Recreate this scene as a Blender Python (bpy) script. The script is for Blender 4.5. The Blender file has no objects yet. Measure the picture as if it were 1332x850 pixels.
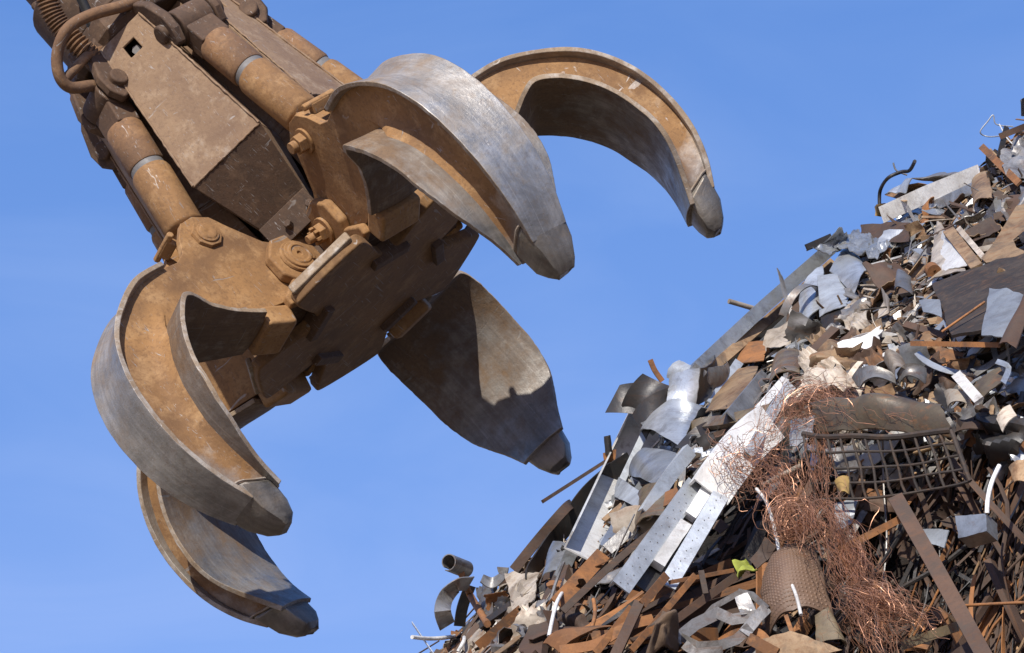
import bpy, bmesh, math, random
from mathutils import Vector, Matrix, Quaternion
from mathutils import noise as mnoise
random.seed(11)
C = bpy.context.scene.collection
scene = bpy.context.scene
R = math.radians
# ------------------------------------------------------------------ camera
PITCH = R(20.0); FPX = 3800.0; CAM = Vector((0, 0, 1.7))
FW = Vector((0, math.cos(PITCH), math.sin(PITCH)))
RT = Vector((1, 0, 0)); UP = RT.cross(FW)
cd = bpy.data.cameras.new('camera'); cam = bpy.data.objects.new('camera', cd); C.objects.link(cam)
cd.sensor_width = 36.0; cd.lens = 36.0 * FPX / 1332.0; cd.clip_end = 5000; cd.clip_start = 0.1
cam.location = CAM; cam.rotation_euler = (R(90) + PITCH, 0, 0)
scene.camera = cam
def ray(px, py):
    return FW + RT * ((px - 666) / FPX) - UP * ((py - 425) / FPX)
def at(px, py, d):
    return CAM + ray(px, py) * d

# ------------------------------------------------------------------ light
import os
SUN_AZ = R(float(os.environ.get('SAZ', -21)))        # sun stands behind the camera, turned to the left
SUN_EL = R(float(os.environ.get('SEL', 38)))
to_sun = Vector((math.sin(SUN_AZ) * math.cos(SUN_EL), -math.cos(SUN_AZ) * math.cos(SUN_EL), math.sin(SUN_EL)))
sd = bpy.data.lights.new('sun', 'SUN'); so = bpy.data.objects.new('sun', sd); C.objects.link(so)
sd.energy = 5.0; sd.angle = R(0.5); sd.color = (1.0, 0.95, 0.88)
so.rotation_euler = to_sun.to_track_quat('Z', 'Y').to_euler(); so.location = (-20, -20, 30)
w = bpy.data.worlds.new('World'); scene.world = w; w.use_nodes = True
nt = w.node_tree; bg = nt.nodes['Background']; sky = nt.nodes.new('ShaderNodeTexSky')
sky.sky_type = 'NISHITA'; sky.sun_disc = False; sky.sun_elevation = SUN_EL
sky.sun_rotation = math.atan2(to_sun.x, to_sun.y)
sky.altitude = 200; sky.air_density = 1.0; sky.dust_density = 0.6; sky.ozone_density = 3.0
bg.inputs['Strength'].default_value = 0.115
sep = nt.nodes.new('ShaderNodeSeparateColor'); cmb = nt.nodes.new('ShaderNodeCombineColor'); nt.links.new(sky.outputs[0], sep.inputs[0])
# very thin high cirrus
wtc = nt.nodes.new('ShaderNodeTexCoord'); wmp = nt.nodes.new('ShaderNodeMapping'); wmp.inputs['Scale'].default_value = (3.0, 5.0, 9.0); wmp.inputs['Rotation'].default_value = (.3, .5, .2)
nt.links.new(wtc.outputs['Generated'], wmp.inputs['Vector']); wn = nt.nodes.new('ShaderNodeTexNoise'); wn.inputs['Scale'].default_value = 2.2; wn.inputs['Detail'].default_value = 7; wn.inputs['Distortion'].default_value = .8
nt.links.new(wmp.outputs[0], wn.inputs['Vector']); wr_ = nt.nodes.new('ShaderNodeMapRange'); wr_.inputs['From Min'].default_value = .42; wr_.inputs['From Max'].default_value = .75; nt.links.new(wn.outputs['Fac'], wr_.inputs['Value'])
for ch, (gam, mul, hz_) in enumerate(((.90, .86, .30), (.60, 1.40, .14), (.45, 2.94, .04))):
    pw = nt.nodes.new('ShaderNodeMath'); pw.operation = 'POWER'; pw.inputs[1].default_value = gam; nt.links.new(sep.outputs[ch], pw.inputs[0])
    ml = nt.nodes.new('ShaderNodeMath'); ml.operation = 'MULTIPLY'; ml.inputs[1].default_value = mul; nt.links.new(pw.outputs[0], ml.inputs[0])
    ha = nt.nodes.new('ShaderNodeMath'); ha.operation = 'MULTIPLY_ADD'; ha.inputs[1].default_value = hz_; ha.inputs[2].default_value = 1.0; nt.links.new(wr_.outputs['Result'], ha.inputs[0])
    m2 = nt.nodes.new('ShaderNodeMath'); m2.operation = 'MULTIPLY'; nt.links.new(ml.outputs[0], m2.inputs[0]); nt.links.new(ha.outputs[0], m2.inputs[1]); nt.links.new(m2.outputs[0], cmb.inputs[ch])
nt.links.new(cmb.outputs[0], bg.inputs['Color'])
vs = scene.view_settings
vs.view_transform = 'Standard'; vs.look = 'None'; vs.gamma = 1.0; vs.exposure = 0.28; vs.use_curve_mapping = False

# ------------------------------------------------------------------ materials
def lin(h):
    h = h.lstrip('#'); o = []
    for i in (0, 2, 4):
        c = int(h[i:i + 2], 16) / 255
        o.append(c / 12.92 if c <= .04045 else ((c + .055) / 1.055) ** 2.4)
    return o + [1.0]
class NT:
    def __init__(s, name):
        s.m = bpy.data.materials.new(name); s.m.use_nodes = True; s.t = s.m.node_tree
        s.b = s.t.nodes['Principled BSDF']; s.tc = s.t.nodes.new('ShaderNodeTexCoord'); s.co = s.tc.outputs['Object']
    def n(s, kind, **kw):
        x = s.t.nodes.new('ShaderNode' + kind)
        for k, v in kw.items(): setattr(x, k, v)
        return x
    def link(s, a, b): s.t.links.new(a, b)
    def val(s, sock, v):
        if hasattr(v, 'is_linked'): s.link(v, sock)
        else: sock.default_value = v
    def noise(s, scale, detail=6, rough=.6, dist=0., stretch=None, rot=None, off=None):
        x = s.n('TexNoise'); x.inputs['Scale'].default_value = scale; x.inputs['Detail'].default_value = detail
        x.inputs['Roughness'].default_value = rough; x.inputs['Distortion'].default_value = dist
        co = s.co
        if stretch or rot or off:
            mp = s.n('Mapping'); s.link(co, mp.inputs['Vector'])
            if stretch: mp.inputs['Scale'].default_value = stretch
            if rot: mp.inputs['Rotation'].default_value = rot
            if off: mp.inputs['Location'].default_value = off
            co = mp.outputs[0]
        s.link(co, x.inputs['Vector']); return x.outputs['Fac']
    def ramp(s, v, stops, interp='LINEAR'):
        x = s.n('ValToRGB'); cr = x.color_ramp; cr.interpolation = interp
        while len(cr.elements) < len(stops): cr.elements.new(.5)
        for e, (p, c) in zip(cr.elements, stops):
            e.position = p; e.color = c if hasattr(c, '__len__') else (c, c, c, 1)
        s.link(v, x.inputs[0]); return x.outputs[0]
    def mix(s, f, a, b, blend='MIX'):
        x = s.n('Mix', data_type='RGBA', blend_type=blend)
        s.val(x.inputs[0], f); s.val(x.inputs[6], a); s.val(x.inputs[7], b); return x.outputs[2]
    def math(s, op, a, b=0.5, clamp=False):
        x = s.n('Math', operation=op); x.use_clamp = clamp; s.val(x.inputs[0], a); s.val(x.inputs[1], b); return x.outputs[0]
    def bump(s, h, strength=.3, dist=.01):
        x = s.n('Bump'); x.inputs['Strength'].default_value = strength; x.inputs['Distance'].default_value = dist
        s.link(h, x.inputs['Height']); s.link(x.outputs[0], s.b.inputs['Normal'])
    def attr(s, name):
        x = s.n('Attribute'); x.attribute_name = name; return x.outputs['Fac']
    def out(s, col=None, metal=None, rough=None):
        if col is not None: s.val(s.b.inputs['Base Color'], col)
        if metal is not None: s.val(s.b.inputs['Metallic'], metal)
        if rough is not None: s.val(s.b.inputs['Roughness'], rough)
        return s.m
def rusty_steel(name, dust, dark, pale, steel=(.42, .41, .39, 1), bare=0.25, use_wear=True, metal=.85, sc=1.0, srough=.36, streak=False):
    """rusty, dusty steel with bare worn patches; 'wear' (0..1, per vertex) bares more steel"""
    s = NT(name)
    big = s.noise(2.2 * sc, 5, .62, .4); med = s.noise(9 * sc, 8, .68, .2); fine = s.noise(60 * sc, 6, .7); grit = s.noise(210 * sc, 3, .6)
    c = s.mix(s.ramp(big, [(.34, 0), (.68, 1)]), dust, dark)
    c = s.mix(s.ramp(med, [(.5, 0), (.72, .75)]), c, pale)
    c = s.mix(s.ramp(fine, [(.36, .6), (.5, 0)]), c, dark)
    c = s.mix(s.ramp(grit, [(.58, 0), (.75, .35)]), c, pale)
    # thin scratches in two directions
    sc1 = s.ramp(s.noise(14, 3, .5, 1.6, stretch=(.35, 9, 1.2), rot=(0.3, .5, .8)), [(.66, 0), (.70, 1)])
    sc2 = s.ramp(s.noise(11, 3, .5, 1.2, stretch=(8, .4, 1.2), rot=(.9, .2, 2.1)), [(.67, 0), (.71, 1)])
    scr = s.math('MAXIMUM', sc1, sc2)
    e = s.math('MULTIPLY', med, .55); e = s.math('ADD', e, s.math('MULTIPLY', big, .45)); e = s.math('ADD', e, bare - .5)
    if use_wear: e = s.math('ADD', e, s.math('MULTIPLY', s.attr('wear'), .8))
    mask = s.ramp(e, [(.36, 0), (.66, 1)])
    mask = s.math('MAXIMUM', mask, s.math('MULTIPLY', scr, .55), True)
    stc = s.mix(s.ramp(s.noise(5 * sc, 6, .7, .5, off=(3, 1, 7)), [(.4, 0), (.66, .9)]), steel, [x * .45 for x in steel[:3]] + [1])
    stc = s.mix(s.ramp(s.noise(25, 5, .7, off=(1, 5, 2)), [(.52, 0), (.75, .55)]), stc, dust)
    if streak:
        k1 = s.noise(1.0, 5, .65, .3, stretch=(2.2, 42, 2.2)); k2 = s.noise(1.0, 4, .6, .5, stretch=(1.2, 110, 1.2), off=(4, 2, 9))
        stc = s.mix(s.ramp(k1, [(.42, 0), (.66, .5)]), stc, [x * .42 for x in steel[:3]] + [1])
        stc = s.mix(s.ramp(k2, [(.6, 0), (.72, .32)]), stc, [min(1, x * 1.7) for x in steel[:3]] + [1])
        c = s.mix(s.ramp(k1, [(.5, 0), (.68, .5)]), c, dark)
    col = s.mix(mask, c, stc)
    rg = s.ramp(fine, [(.3, srough - .06), (.7, srough + .14)])
    rough = s.mix(mask, (.82, .82, .82, 1), rg)
    s.bump(s.math('ADD', s.math('MULTIPLY', med, .6), s.math('ADD', s.math('MULTIPLY', fine, .35), s.math('MULTIPLY', scr, -.12))), .38, .012)
    return s.out(col, s.math('MULTIPLY', mask, metal), rough)
G_TAN = rusty_steel('dusty_rusted_steel', (.315, .165, .057, 1), (.135, .068, .027, 1), (.42, .255, .115, 1), bare=.10)
G_PANEL = rusty_steel('worn_guard_steel', (.245, .155, .085, 1), (.14, .082, .048, 1), (.35, .25, .155, 1), bare=.31, metal=.55, srough=.45)
G_DARK = rusty_steel('dark_rusted_steel', (.10, .053, .026, 1), (.042, .024, .014, 1), (.16, .095, .052, 1), bare=.05, metal=.6)
G_UNDER = rusty_steel('dark_earthy_steel', (.23, .12, .044, 1), (.12, .063, .025, 1), (.32, .185, .077, 1), bare=.06, metal=.5)
G_STEEL = rusty_steel('worn_grey_steel', (.23, .15, .08, 1), (.11, .07, .045, 1), (.32, .24, .16, 1), steel=(.45, .43, .395, 1), bare=.37, metal=.66, srough=.38, streak=True)
G_TOOTH = rusty_steel('worn_tip_steel', (.20, .135, .08, 1), (.09, .062, .042, 1), (.30, .24, .17, 1), steel=(.26, .235, .20, 1), bare=.34, metal=.6, srough=.42, streak=True)
G_EDGE = rusty_steel('bright_worn_edge', (.3, .22, .14, 1), (.16, .11, .07, 1), (.5, .46, .4, 1), steel=(.55, .52, .47, 1), bare=.36, use_wear=False, metal=.6, srough=.42)
G_CHROME = rusty_steel('polished_rod_steel', (.17, .16, .15, 1), (.12, .11, .10, 1), (.24, .23, .22, 1), steel=(.22, .215, .21, 1), bare=.5, use_wear=False, metal=.7, srough=.42)
def plain(name, col, rough=.6, metal=0., var=.35, sc=20, bump=.25):
    s = NT(name); n = s.noise(sc, 6, .65)
    c = s.mix(s.ramp(n, [(.35, 0), (.7, 1)]), [x * (1 - var) for x in col[:3]] + [1], [min(1, x * (1 + var)) for x in col[:3]] + [1])
    s.bump(n, bump, .005); return s.out(c, metal, rough)
M_RUBBER = plain('black_hose_rubber', (.018, .017, .016, 1), .55)

# ------------------------------------------------------------------ mesh helpers
class MB:
    def __init__(s): s.v = []; s.f = []; s.m = []; s.wear = []
    def add(s, vs, fs, mat=0, wear=0.):
        b = len(s.v); s.v += [Vector(v) for v in vs]; s.wear += (wear if isinstance(wear, list) else [wear] * len(vs))
        for i, f in enumerate(fs):
            s.f.append([b + j for j in f]); s.m.append(mat[i] if isinstance(mat, list) else mat)
    def xf(s, M, start=0):
        for i in range(start, len(s.v)): s.v[i] = M @ s.v[i]
    def box(s, c, size, rot=None, mat=0, wear=0.):
        c = Vector(c); hx, hy, hz = [q / 2 for q in size]
        vs = [Vector((x, y, z)) for x in (-hx, hx) for y in (-hy, hy) for z in (-hz, hz)]
        if rot is not None: vs = [rot @ v for v in vs]
        s.add([c + v for v in vs], [(0, 1, 3, 2), (4, 6, 7, 5), (0, 4, 5, 1), (2, 3, 7, 6), (0, 2, 6, 4), (1, 5, 7, 3)], mat, wear)
    def loft(s, rings, cap=True, mat=0, wear=0.):
        n = len(rings[0]); vs = [p for r in rings for p in r]; fs = []
        for i in range(len(rings) - 1):
            for j in range(n): fs.append((i * n + j, i * n + (j + 1) % n, (i + 1) * n + (j + 1) % n, (i + 1) * n + j))
        if cap: fs.append(tuple(range(n - 1, -1, -1))); fs.append(tuple(range((len(rings) - 1) * n, len(rings) * n)))
        s.add(vs, fs, mat, wear)
    def lathe(s, a, b, prof, seg=24, mat=0, ngon=None, wear=0.):
        """prof: (distance from a towards b, radius)"""
        a = Vector(a); d = (Vector(b) - a).normalized(); x = d.orthogonal().normalized(); y = d.cross(x)
        k = ngon or seg
        s.loft([[a + d * h + (x * math.cos(2 * math.pi * j / k) + y * math.sin(2 * math.pi * j / k)) * max(r, 1e-4) for j in range(k)] for h, r in prof], True, mat, wear)
    def tube(s, pts, r, seg=10, mat=0, wear=0.):
        pts = [Vector(p) for p in pts]; rings = []; x = None
        for i, p in enumerate(pts):
            d = (pts[min(i + 1, len(pts) - 1)] - pts[max(i - 1, 0)]).normalized()
            if x is None: x = d.orthogonal().normalized()
            x = (x - d * x.dot(d)).normalized(); y = d.cross(x); rr = r[i] if hasattr(r, '__len__') else r
            rings.append([p + (x * math.cos(2 * math.pi * j / seg) + y * math.sin(2 * math.pi * j / seg)) * rr for j in range(seg)])
        s.loft(rings, True, mat, wear)
    def prism(s, poly, axis_pts, mat=0, wear=0.):
        """poly: list of points on face A (Vectors), axis_pts: same on face B"""
        n = len(poly)
        fs = [tuple(range(n)), tuple(range(2 * n - 1, n - 1, -1))] + [(j, n + j, n + (j + 1) % n, (j + 1) % n) for j in range(n)]
        s.add(list(poly) + list(axis_pts), fs, mat, wear)
    def build(s, name, mats, parent=None, sharp=35, bevel=0., mw=None):
        me = bpy.data.meshes.new(name); me.from_pydata([tuple(v) for v in s.v], [], s.f)
        if not isinstance(mats, (list, tuple)): mats = [mats]
        for m in mats: me.materials.append(m)
        me.polygons.foreach_set('material_index', s.m)
        if any(s.wear):
            a = me.attributes.new('wear', 'FLOAT', 'POINT'); a.data.foreach_set('value', s.wear)
        bm = bmesh.new(); bm.from_mesh(me); (bmesh.ops.remove_doubles(bm, verts=bm.verts, dist=1e-4) if getattr(s, 'weld', False) else None); bmesh.ops.recalc_face_normals(bm, faces=bm.faces); bm.to_mesh(me); bm.free()
        me.shade_smooth(); me.set_sharp_from_angle(angle=R(sharp)); me.update()
        o = bpy.data.objects.new(name, me); C.objects.link(o)
        if parent is not None: o.parent = parent
        if mw is not None: o.matrix_local = mw
        if bevel:
            bv = o.modifiers.new('bevel', 'BEVEL'); bv.width = bevel; bv.segments = 2; bv.limit_method = 'ANGLE'; bv.angle_limit = R(40)
            bv.harden_normals = True
        return o
def tag(o, label, cat, group=None, kind=None):
    if label: o['label'] = label
    if cat: o['category'] = cat
    if group: o['group'] = group
    if kind: o['kind'] = kind
    return o
def interp(pts, s):
    """Catmull-Rom through pts at s in 0..1 (uniform)"""
    n = len(pts) - 1; x = min(max(s, 0), 1) * n; i = min(int(x), n - 1); t = x - i
    p0 = pts[max(i - 1, 0)]; p1 = pts[i]; p2 = pts[i + 1]; p3 = pts[min(i + 2, n)]
    return tuple(.5 * (2 * b + (c - a) * t + (2 * a - 5 * b + 4 * c - d) * t * t + (3 * b - a - 3 * c + d) * t ** 3) for a, b, c, d in zip(p0, p1, p2, p3))

# ------------------------------------------------------------------ ground
mb = MB(); S = 1500
mb.add([(-S, -S, 0), (S, -S, 0), (S, S, 0), (-S, S, 0)], [(0, 1, 2, 3)])
s = NT('packed_yard_dirt'); a = s.noise(.4, 8, .65); b = s.noise(9, 8, .7)
c = s.mix(s.ramp(a, [(.35, 0), (.65, 1)]), (.20, .155, .105, 1), (.32, .255, .175, 1)); c = s.mix(s.ramp(b, [(.45, 0), (.7, .6)]), c, (.05, .04, .032, 1))
s.bump(b, .6, .03); s.out(c, 0, .9)
tag(mb.build('ground', s.m), None, None, kind='structure')

# ------------------------------------------------------------------ the grapple
GAX, GTILT = 0.8288, 0.2918
def cam2w(x, y, z): return RT * x - UP * y + FW * z
ga = cam2w(math.cos(GAX) * math.cos(GTILT), math.sin(GAX) * math.cos(GTILT), -math.sin(GTILT))
gu = cam2w(math.sin(GAX), -math.cos(GAX), 0)
gv = (-ga).cross(gu)
gO = CAM + cam2w(-.09528, .44323, 12.69825)
PH = -0.07576
grapple = bpy.data.objects.new('scrap_grapple', None); C.objects.link(grapple)
grapple.empty_display_size = .3
Mg = Matrix((gu, gv, -ga)).transposed().to_4x4(); Mg.translation = gO
grapple.matrix_world = Mg
tag(grapple, 'huge rusty five-tined orange peel grapple hanging open against the blue sky', 'grapple')
PIV = (.349, -1.052); PIN = (.629, -1.343); EYE = (.44, -2.22)
OUT = [(.96, -1.265), (1.15, -1.23), (1.32, -1.13), (1.44, -1.02), (1.52, -.88), (1.56, -.73), (1.565, -.56), (1.54, -.41), (1.485, -.27), (1.41, -.15)]
INN = [(1.16, -1.015), (1.26, -.93), (1.335, -.82), (1.38, -.71), (1.40, -.60), (1.41, -.50), (1.40, -.40), (1.375, -.31), (1.34, -.22), (1.30, -.13)]
WO = [.12, .13, .137, .14, .14, .138, .132, .122, .108, .092]
WI = [.29, .305, .305, .30, .295, .28, .25, .205, .16, .125]
HW = [.095, .095, .095, .095, .095, .095, .092, .088, .08, .07]
L = lambda r, t, z: Vector((r, t, -z))
def f1(arr, s): return interp([(x,) for x in arr], s)[0]
NS = 72
def plate_loft(mb, path, widths, th, side, ridge=None, dish=0., wear=None, n=NS):
    """curved plate: path(s)->(r,z); side=+1: the thickness goes to the right of travel. rim faces get slot 1"""
    K = 6; rings = []
    for i in range(n + 1):
        sx = i / n; r, z = path(sx); r2, z2 = path(min(sx + .01, 1)); r1, z1 = path(max(sx - .01, 0))
        d = Vector((r2 - r1, z2 - z1)).normalized(); nx, nz = d.y * side, -d.x * side
        w_ = widths(sx) * (1 + .014 * mnoise.noise(Vector((sx * 26, 2.2, side))) + .010 * mnoise.noise(Vector((sx * 70, 7.1, side)))); top = []; bot = []
        for k in range(K + 1):
            q = -1 + 2 * k / K; off = 0.
            if ridge: off = -ridge(sx) * (1 - abs(q))
            off += dish * (1 - q * q)
            wob = mnoise.noise(Vector((r * 3, z * 3, q * 2))) * .005 + mnoise.noise(Vector((r * 9, z * 9, q * 3))) * .0025
            top.append(L(r + nx * (off + wob), q * w_, z + nz * (off + wob)))
            bot.append(L(r + nx * (off + th), q * w_, z + nz * (off + th)))
        rings.append(top + bot[::-1])
    m = 2 * (K + 1); vs = [p for rg in rings for p in rg]; fs = []; mt = []; wr = []
    for i in range(n + 1):
        wr += [wear(i / n) if wear else 0.] * m
    for i in range(n):
        for j in range(m):
            fs.append((i * m + j, i * m + (j + 1) % m, (i + 1) * m + (j + 1) % m, (i + 1) * m + j)); mt.append(1 if j in (K, m - 1) else 0)
    for e in (0, n):
        for k in range(K):
            a, b = e * m + k, e * m + k + 1; c_, d_ = e * m + m - 2 - k, e * m + m - 1 - k
            fs.append((a, b, c_, d_)); mt.append(1)
    mb.add(vs, fs, mt, wr)
def octa(c, rad, t, n=8, rot=.39):
    return [L(c[0] + rad * math.cos(rot + 2 * math.pi * k / n), t, c[1] + rad * math.sin(rot + 2 * math.pi * k / n)) for k in range(n)]
def tine_parts():
    P_ = []
    # side plates (the web) with the two ears
    mb = MB()
    ear = [(.96, -1.265), (.87, -1.268), (.81, -1.30), (.765, -1.375), (.70, -1.44), (.62, -1.455), (.54, -1.425), (.49, -1.35), (.39, -1.22), (.24, -1.13), (.205, -1.04), (.25, -.95), (.35, -.905), (.5, -.90), (.70, -.90), (.85, -.945), (.98, -.985), (1.07, -1.02), (1.16, -1.015)]
    NQ = 8
    def web_ring(sx, sg):
        o_ = interp(OUT, sx); n_ = interp(INN, sx); h = f1(HW, sx); ring = []
        for k in range(NQ + 1):
            q = 1.12 * k / NQ; fl = .055 * min(1, sx * 9) * (1 - .6 * sx) * max(0, (q - .62) / .38) ** 2
            ring.append(L(o_[0] + (n_[0] - o_[0]) * q, sg * (h + fl), o_[1] + (n_[1] - o_[1]) * q))
        return ring, [L(n_[0], sg * max(h - .04, .005), n_[1]), L(o_[0], sg * max(h - .04, .005), o_[1])]
    for sg in (1, -1):
        edge, bk_ = web_ring(0, sg)
        # ear: face, back and rim (no rim along the join with the curved part)
        face = [L(r, sg * .095, z) for r, z in ear[1:-1]]; back = [L(r, sg * .058, z) for r, z in ear[1:-1]]
        A_ = face + edge[::-1]; B_ = back + [bk_[0], bk_[1]]; na, nb_ = len(A_), len(B_)
        fs = [tuple(range(na)), tuple(range(na + nb_ - 1, na - 1, -1))]
        for k in range(len(face) - 1): fs.append((k, k + 1, na + k + 1, na + k))
        e = len(face) - 1; fs.append((e, e + 1, na + e + 1, na + e)); fs.append((na - 1, 0, na, na + nb_ - 1))
        mb.add(A_, [tuple(range(na))], 0, .05); base_ = len(mb.v); mb.add(B_, [tuple(range(nb_ - 1, -1, -1))], 0, .05)
        b0 = base_ - na
        for f in fs[2:]: mb.f.append([b0 + q for q in f]); mb.m.append(0)
        rings = []; wr = []
        for i in range(NS + 1):
            a_, b_ = web_ring(i / NS, sg); rings.append(a_ + b_); wr += [.05 + max(0, i / NS - .35) * .65] * (NQ + 3)
        n0 = len(mb.v); nf = len(mb.f); mb.loft(rings, True, 0, wr)
        del mb.f[-2]; del mb.m[-2]        # no inner wall at the join
    mb.box(L(.80, 0, -1.15), (.10, .13, .10)); 
    mb.weld = True
    P_.append(('web', mb, [G_TAN], 0.004))
    mb = MB()
    # the outer wear plate sits a little outside the side plates
    plate_loft(mb, lambda q: interp(OUT, q), lambda q: f1(WO, q), .024, 1, ridge=lambda q: .04 * max(0, 1 - q * 1.3), wear=lambda q: .12 + .22 * q)
    P_.append(('outer_plate', mb, [G_STEEL, G_EDGE], 0.004))
    full = [(.70, -.885), (.84, -.925), (.98, -.975), (1.08, -1.012)] + INN
    wfull = [.14, .16, .20, .26] + WI
    mb = MB()
    plate_loft(mb, lambda q: interp(full, q), lambda q: f1(wfull, q), .024, -1, dish=.014, wear=lambda q: max(0, q - .25) * .5, n=90)
    P_.append(('inner_plate', mb, [G_UNDER_IN, G_EDGE], 0.004))
    mb = MB()
    # cast tooth closing the tip
    sec = [((1.462, -.228), (1.294, -.175), .106, .7), ((1.454, -.205), (1.284, -.155), .116, .7), ((1.42, -.09), (1.268, -.07), .092, .8), ((1.372, -.02), (1.274, -.025), .066, .85), ((1.335, .008), (1.292, .0), .04, .8)]
    rings = []; wr = []
    for o_, n_, h, wv in sec:
        pts = []
        for k in range(12):
            an = 2 * math.pi * k / 12 + math.pi / 12; e = .42
            cx = math.copysign(abs(math.cos(an)) ** e, math.cos(an)); sy = math.copysign(abs(math.sin(an)) ** e, math.sin(an))
            q = .5 - .5 * cx; pts.append(L(o_[0] + (n_[0] - o_[0]) * q, sy * h, o_[1] + (n_[1] - o_[1]) * q) * 1.0 + Vector((mnoise.noise(Vector((k * 1.3, h * 40, 1))), mnoise.noise(Vector((k * 1.3, h * 40, 6))), mnoise.noise(Vector((k * 1.3, h * 40, 9))))) * .008)
        rings.append(pts); wr += [wv * .45] * 12
    mb.loft(rings, True, 0, wr)
    P_.append(('tooth', mb, [G_TOOTH], 0.012))
    mb = MB()
    for sg in (1, -1):   # weld bead along the tooth
        pts = []
        o_, n_, h, _ = sec[0]
    bead = []
    for k in range(25):
        an = 2 * math.pi * k / 24; e = .42
        cx = math.copysign(abs(math.cos(an)) ** e, math.cos(an)); sy = math.copysign(abs(math.sin(an)) ** e, math.sin(an)); q = .5 - .5 * cx
        o_, n_, h, _ = sec[0]; o_ = (o_[0] + .006, o_[1] - .002); n_ = (n_[0] - .005, n_[1])
        bead.append(L(o_[0] + (n_[0] - o_[0]) * q, sy * (h + .006), o_[1] + (n_[1] - o_[1]) * q) + Vector((0, 0, random.uniform(-.004, .004))))
    mb.tube(bead, .006, 6); P_.append(('weld_bead', mb, [G_EDGE], 0))
    mb = MB(); ax = Vector((.16, 0, .035))
    mb.box(L(.625, 0, -.85), (.15, .22, .105), Matrix.Rotation(R(-16), 3, 'Y')); P_.append(('stop_block', mb, [G_TAN], 0.018))
    # pins: octagonal keeper head on one side, castle nut on the other
    for c, rad, nm in ((PIN, .075, 'cylinder_pin'),):
        mb = MB()
        mb.prism(octa(c, rad, .095), octa(c, rad * .96, .112), 0)
        mb.lathe(L(c[0], .112, c[1]), L(c[0], .2, c[1]), [(0, rad * .72), (.008, rad * .70), (.009, rad * .55), (.014, rad * .52), (.015, .012), (.011, .004)], 24)
        mb.lathe(L(c[0], -.095, c[1]), L(c[0], -.3, c[1]), [(0, .062), (.012, .06)], 20)
        mb.lathe(L(c[0], -.107, c[1]), L(c[0], -.3, c[1]), [(0, .046), (.04, .044)], ngon=6)
        mb.lathe(L(c[0], -.147, c[1]), L(c[0], -.3, c[1]), [(0, .028), (.03, .026)], 14)
        mb.lathe(L(c[0], .07, c[1]), L(c[0], -.07, c[1]), [(0, .05), (.14, .05)], 20)
        P_.append((nm, mb, [G_TAN], 0.003))
    # clamp lug over the clevis
    mb = MB(); mb.box(L(.76, .0, -1.40), (.04, .10, .05), Matrix.Rotation(R(40), 3, 'Y'))
    mb.lathe(L(.775, .085, -1.415), L(.775, -.2, -1.415), [(0, .018), (.17, .018)], ngon=6)
    P_.append(('clamp_lug', mb, [G_TAN], 0.006))
    return P_
G_UNDER_IN = rusty_steel('worn_brown_inner_steel', (.17, .105, .055, 1), (.085, .055, .036, 1), (.27, .2, .13, 1), steel=(.33, .32, .30, 1), bare=.34, metal=.7, srough=.36, streak=True)
parts = tine_parts()
TANG = {234: .3, 306: 2.1, 18: -2.9, 90: 1.9, 162: -.4}
first = None
def tine_matrix(deg, dl):
    th = R(deg) + PH
    pv = Vector((PIV[0], 0, -PIV[1]))
    # a positive angle in (r, z-down) turns r towards +z-down
    Rl = Matrix.Translation(pv) @ Matrix.Rotation(R(dl), 4, 'Y') @ Matrix.Translation(-pv)
    return Matrix.Rotation(th, 4, 'Z') @ Rl
def copy_children(src, dst):
    for ch in list(src.children):
        c = ch.copy(); C.objects.link(c); c.parent = dst
for deg, dl in TANG.items():
    if first is None:
        nm, mb, mats, bv = parts[0]
        first = mb.build('tine', mats, grapple, 30, bv, tine_matrix(deg, dl))
        for nm, mb, mats, bv in parts[1:]: mb.build(nm, mats, first, 30, bv)
    else:
        t2 = first.copy(); C.objects.link(t2); t2.matrix_local = tine_matrix(deg, dl); copy_children(first, t2)
# --- hydraulic cylinders
def cyl_parts(length):
    A = Vector((0, 0, 0)); B = Vector((0, 0, length)); P_ = []
    mb = MB(); mb.lathe((0, 0, .10), B, [(0, .05), (.02, .085), (.03, .092), (.34, .092), (.36, .086)], 28)
    mb.lathe((0, -.055, 0), (0, 1, 0), [(0, .07), (.11, .07)], 20); mb.box((0, 0, .07), (.11, .11, .10))
    P_.append(('hydraulic_cylinder', mb, [G_TAN], .004))
    mb = MB(); mb.lathe((0, 0, .44), B, [(0, .08), (.055, .08)], 28); P_.append(('rod', mb, [G_CHROME], 0))
    mb = MB(); mb.lathe((0, 0, .49), B, [(0, .083), (.012, .088), (length - .68, .088), (length - .66, .08)], 28); P_.append(('sleeve', mb, [G_SLEEVE], .003))
    mb = MB(); mb.lathe((0, -.085, length), (0, 1, length), [(0, .085), (.17, .085)], 24); mb.box((0, 0, length - .11), (.12, .15, .14)); P_.append(('rod_eye', mb, [G_DARK], .01))
    return P_
G_SLEEVE = rusty_steel('brown_sleeve_steel', (.22, .112, .045, 1), (.09, .05, .028, 1), (.31, .18, .085, 1), bare=.2)
ln = math.hypot(EYE[0] - PIN[0], EYE[1] - PIN[1]); firstc = None; cp = cyl_parts(ln)
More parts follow.
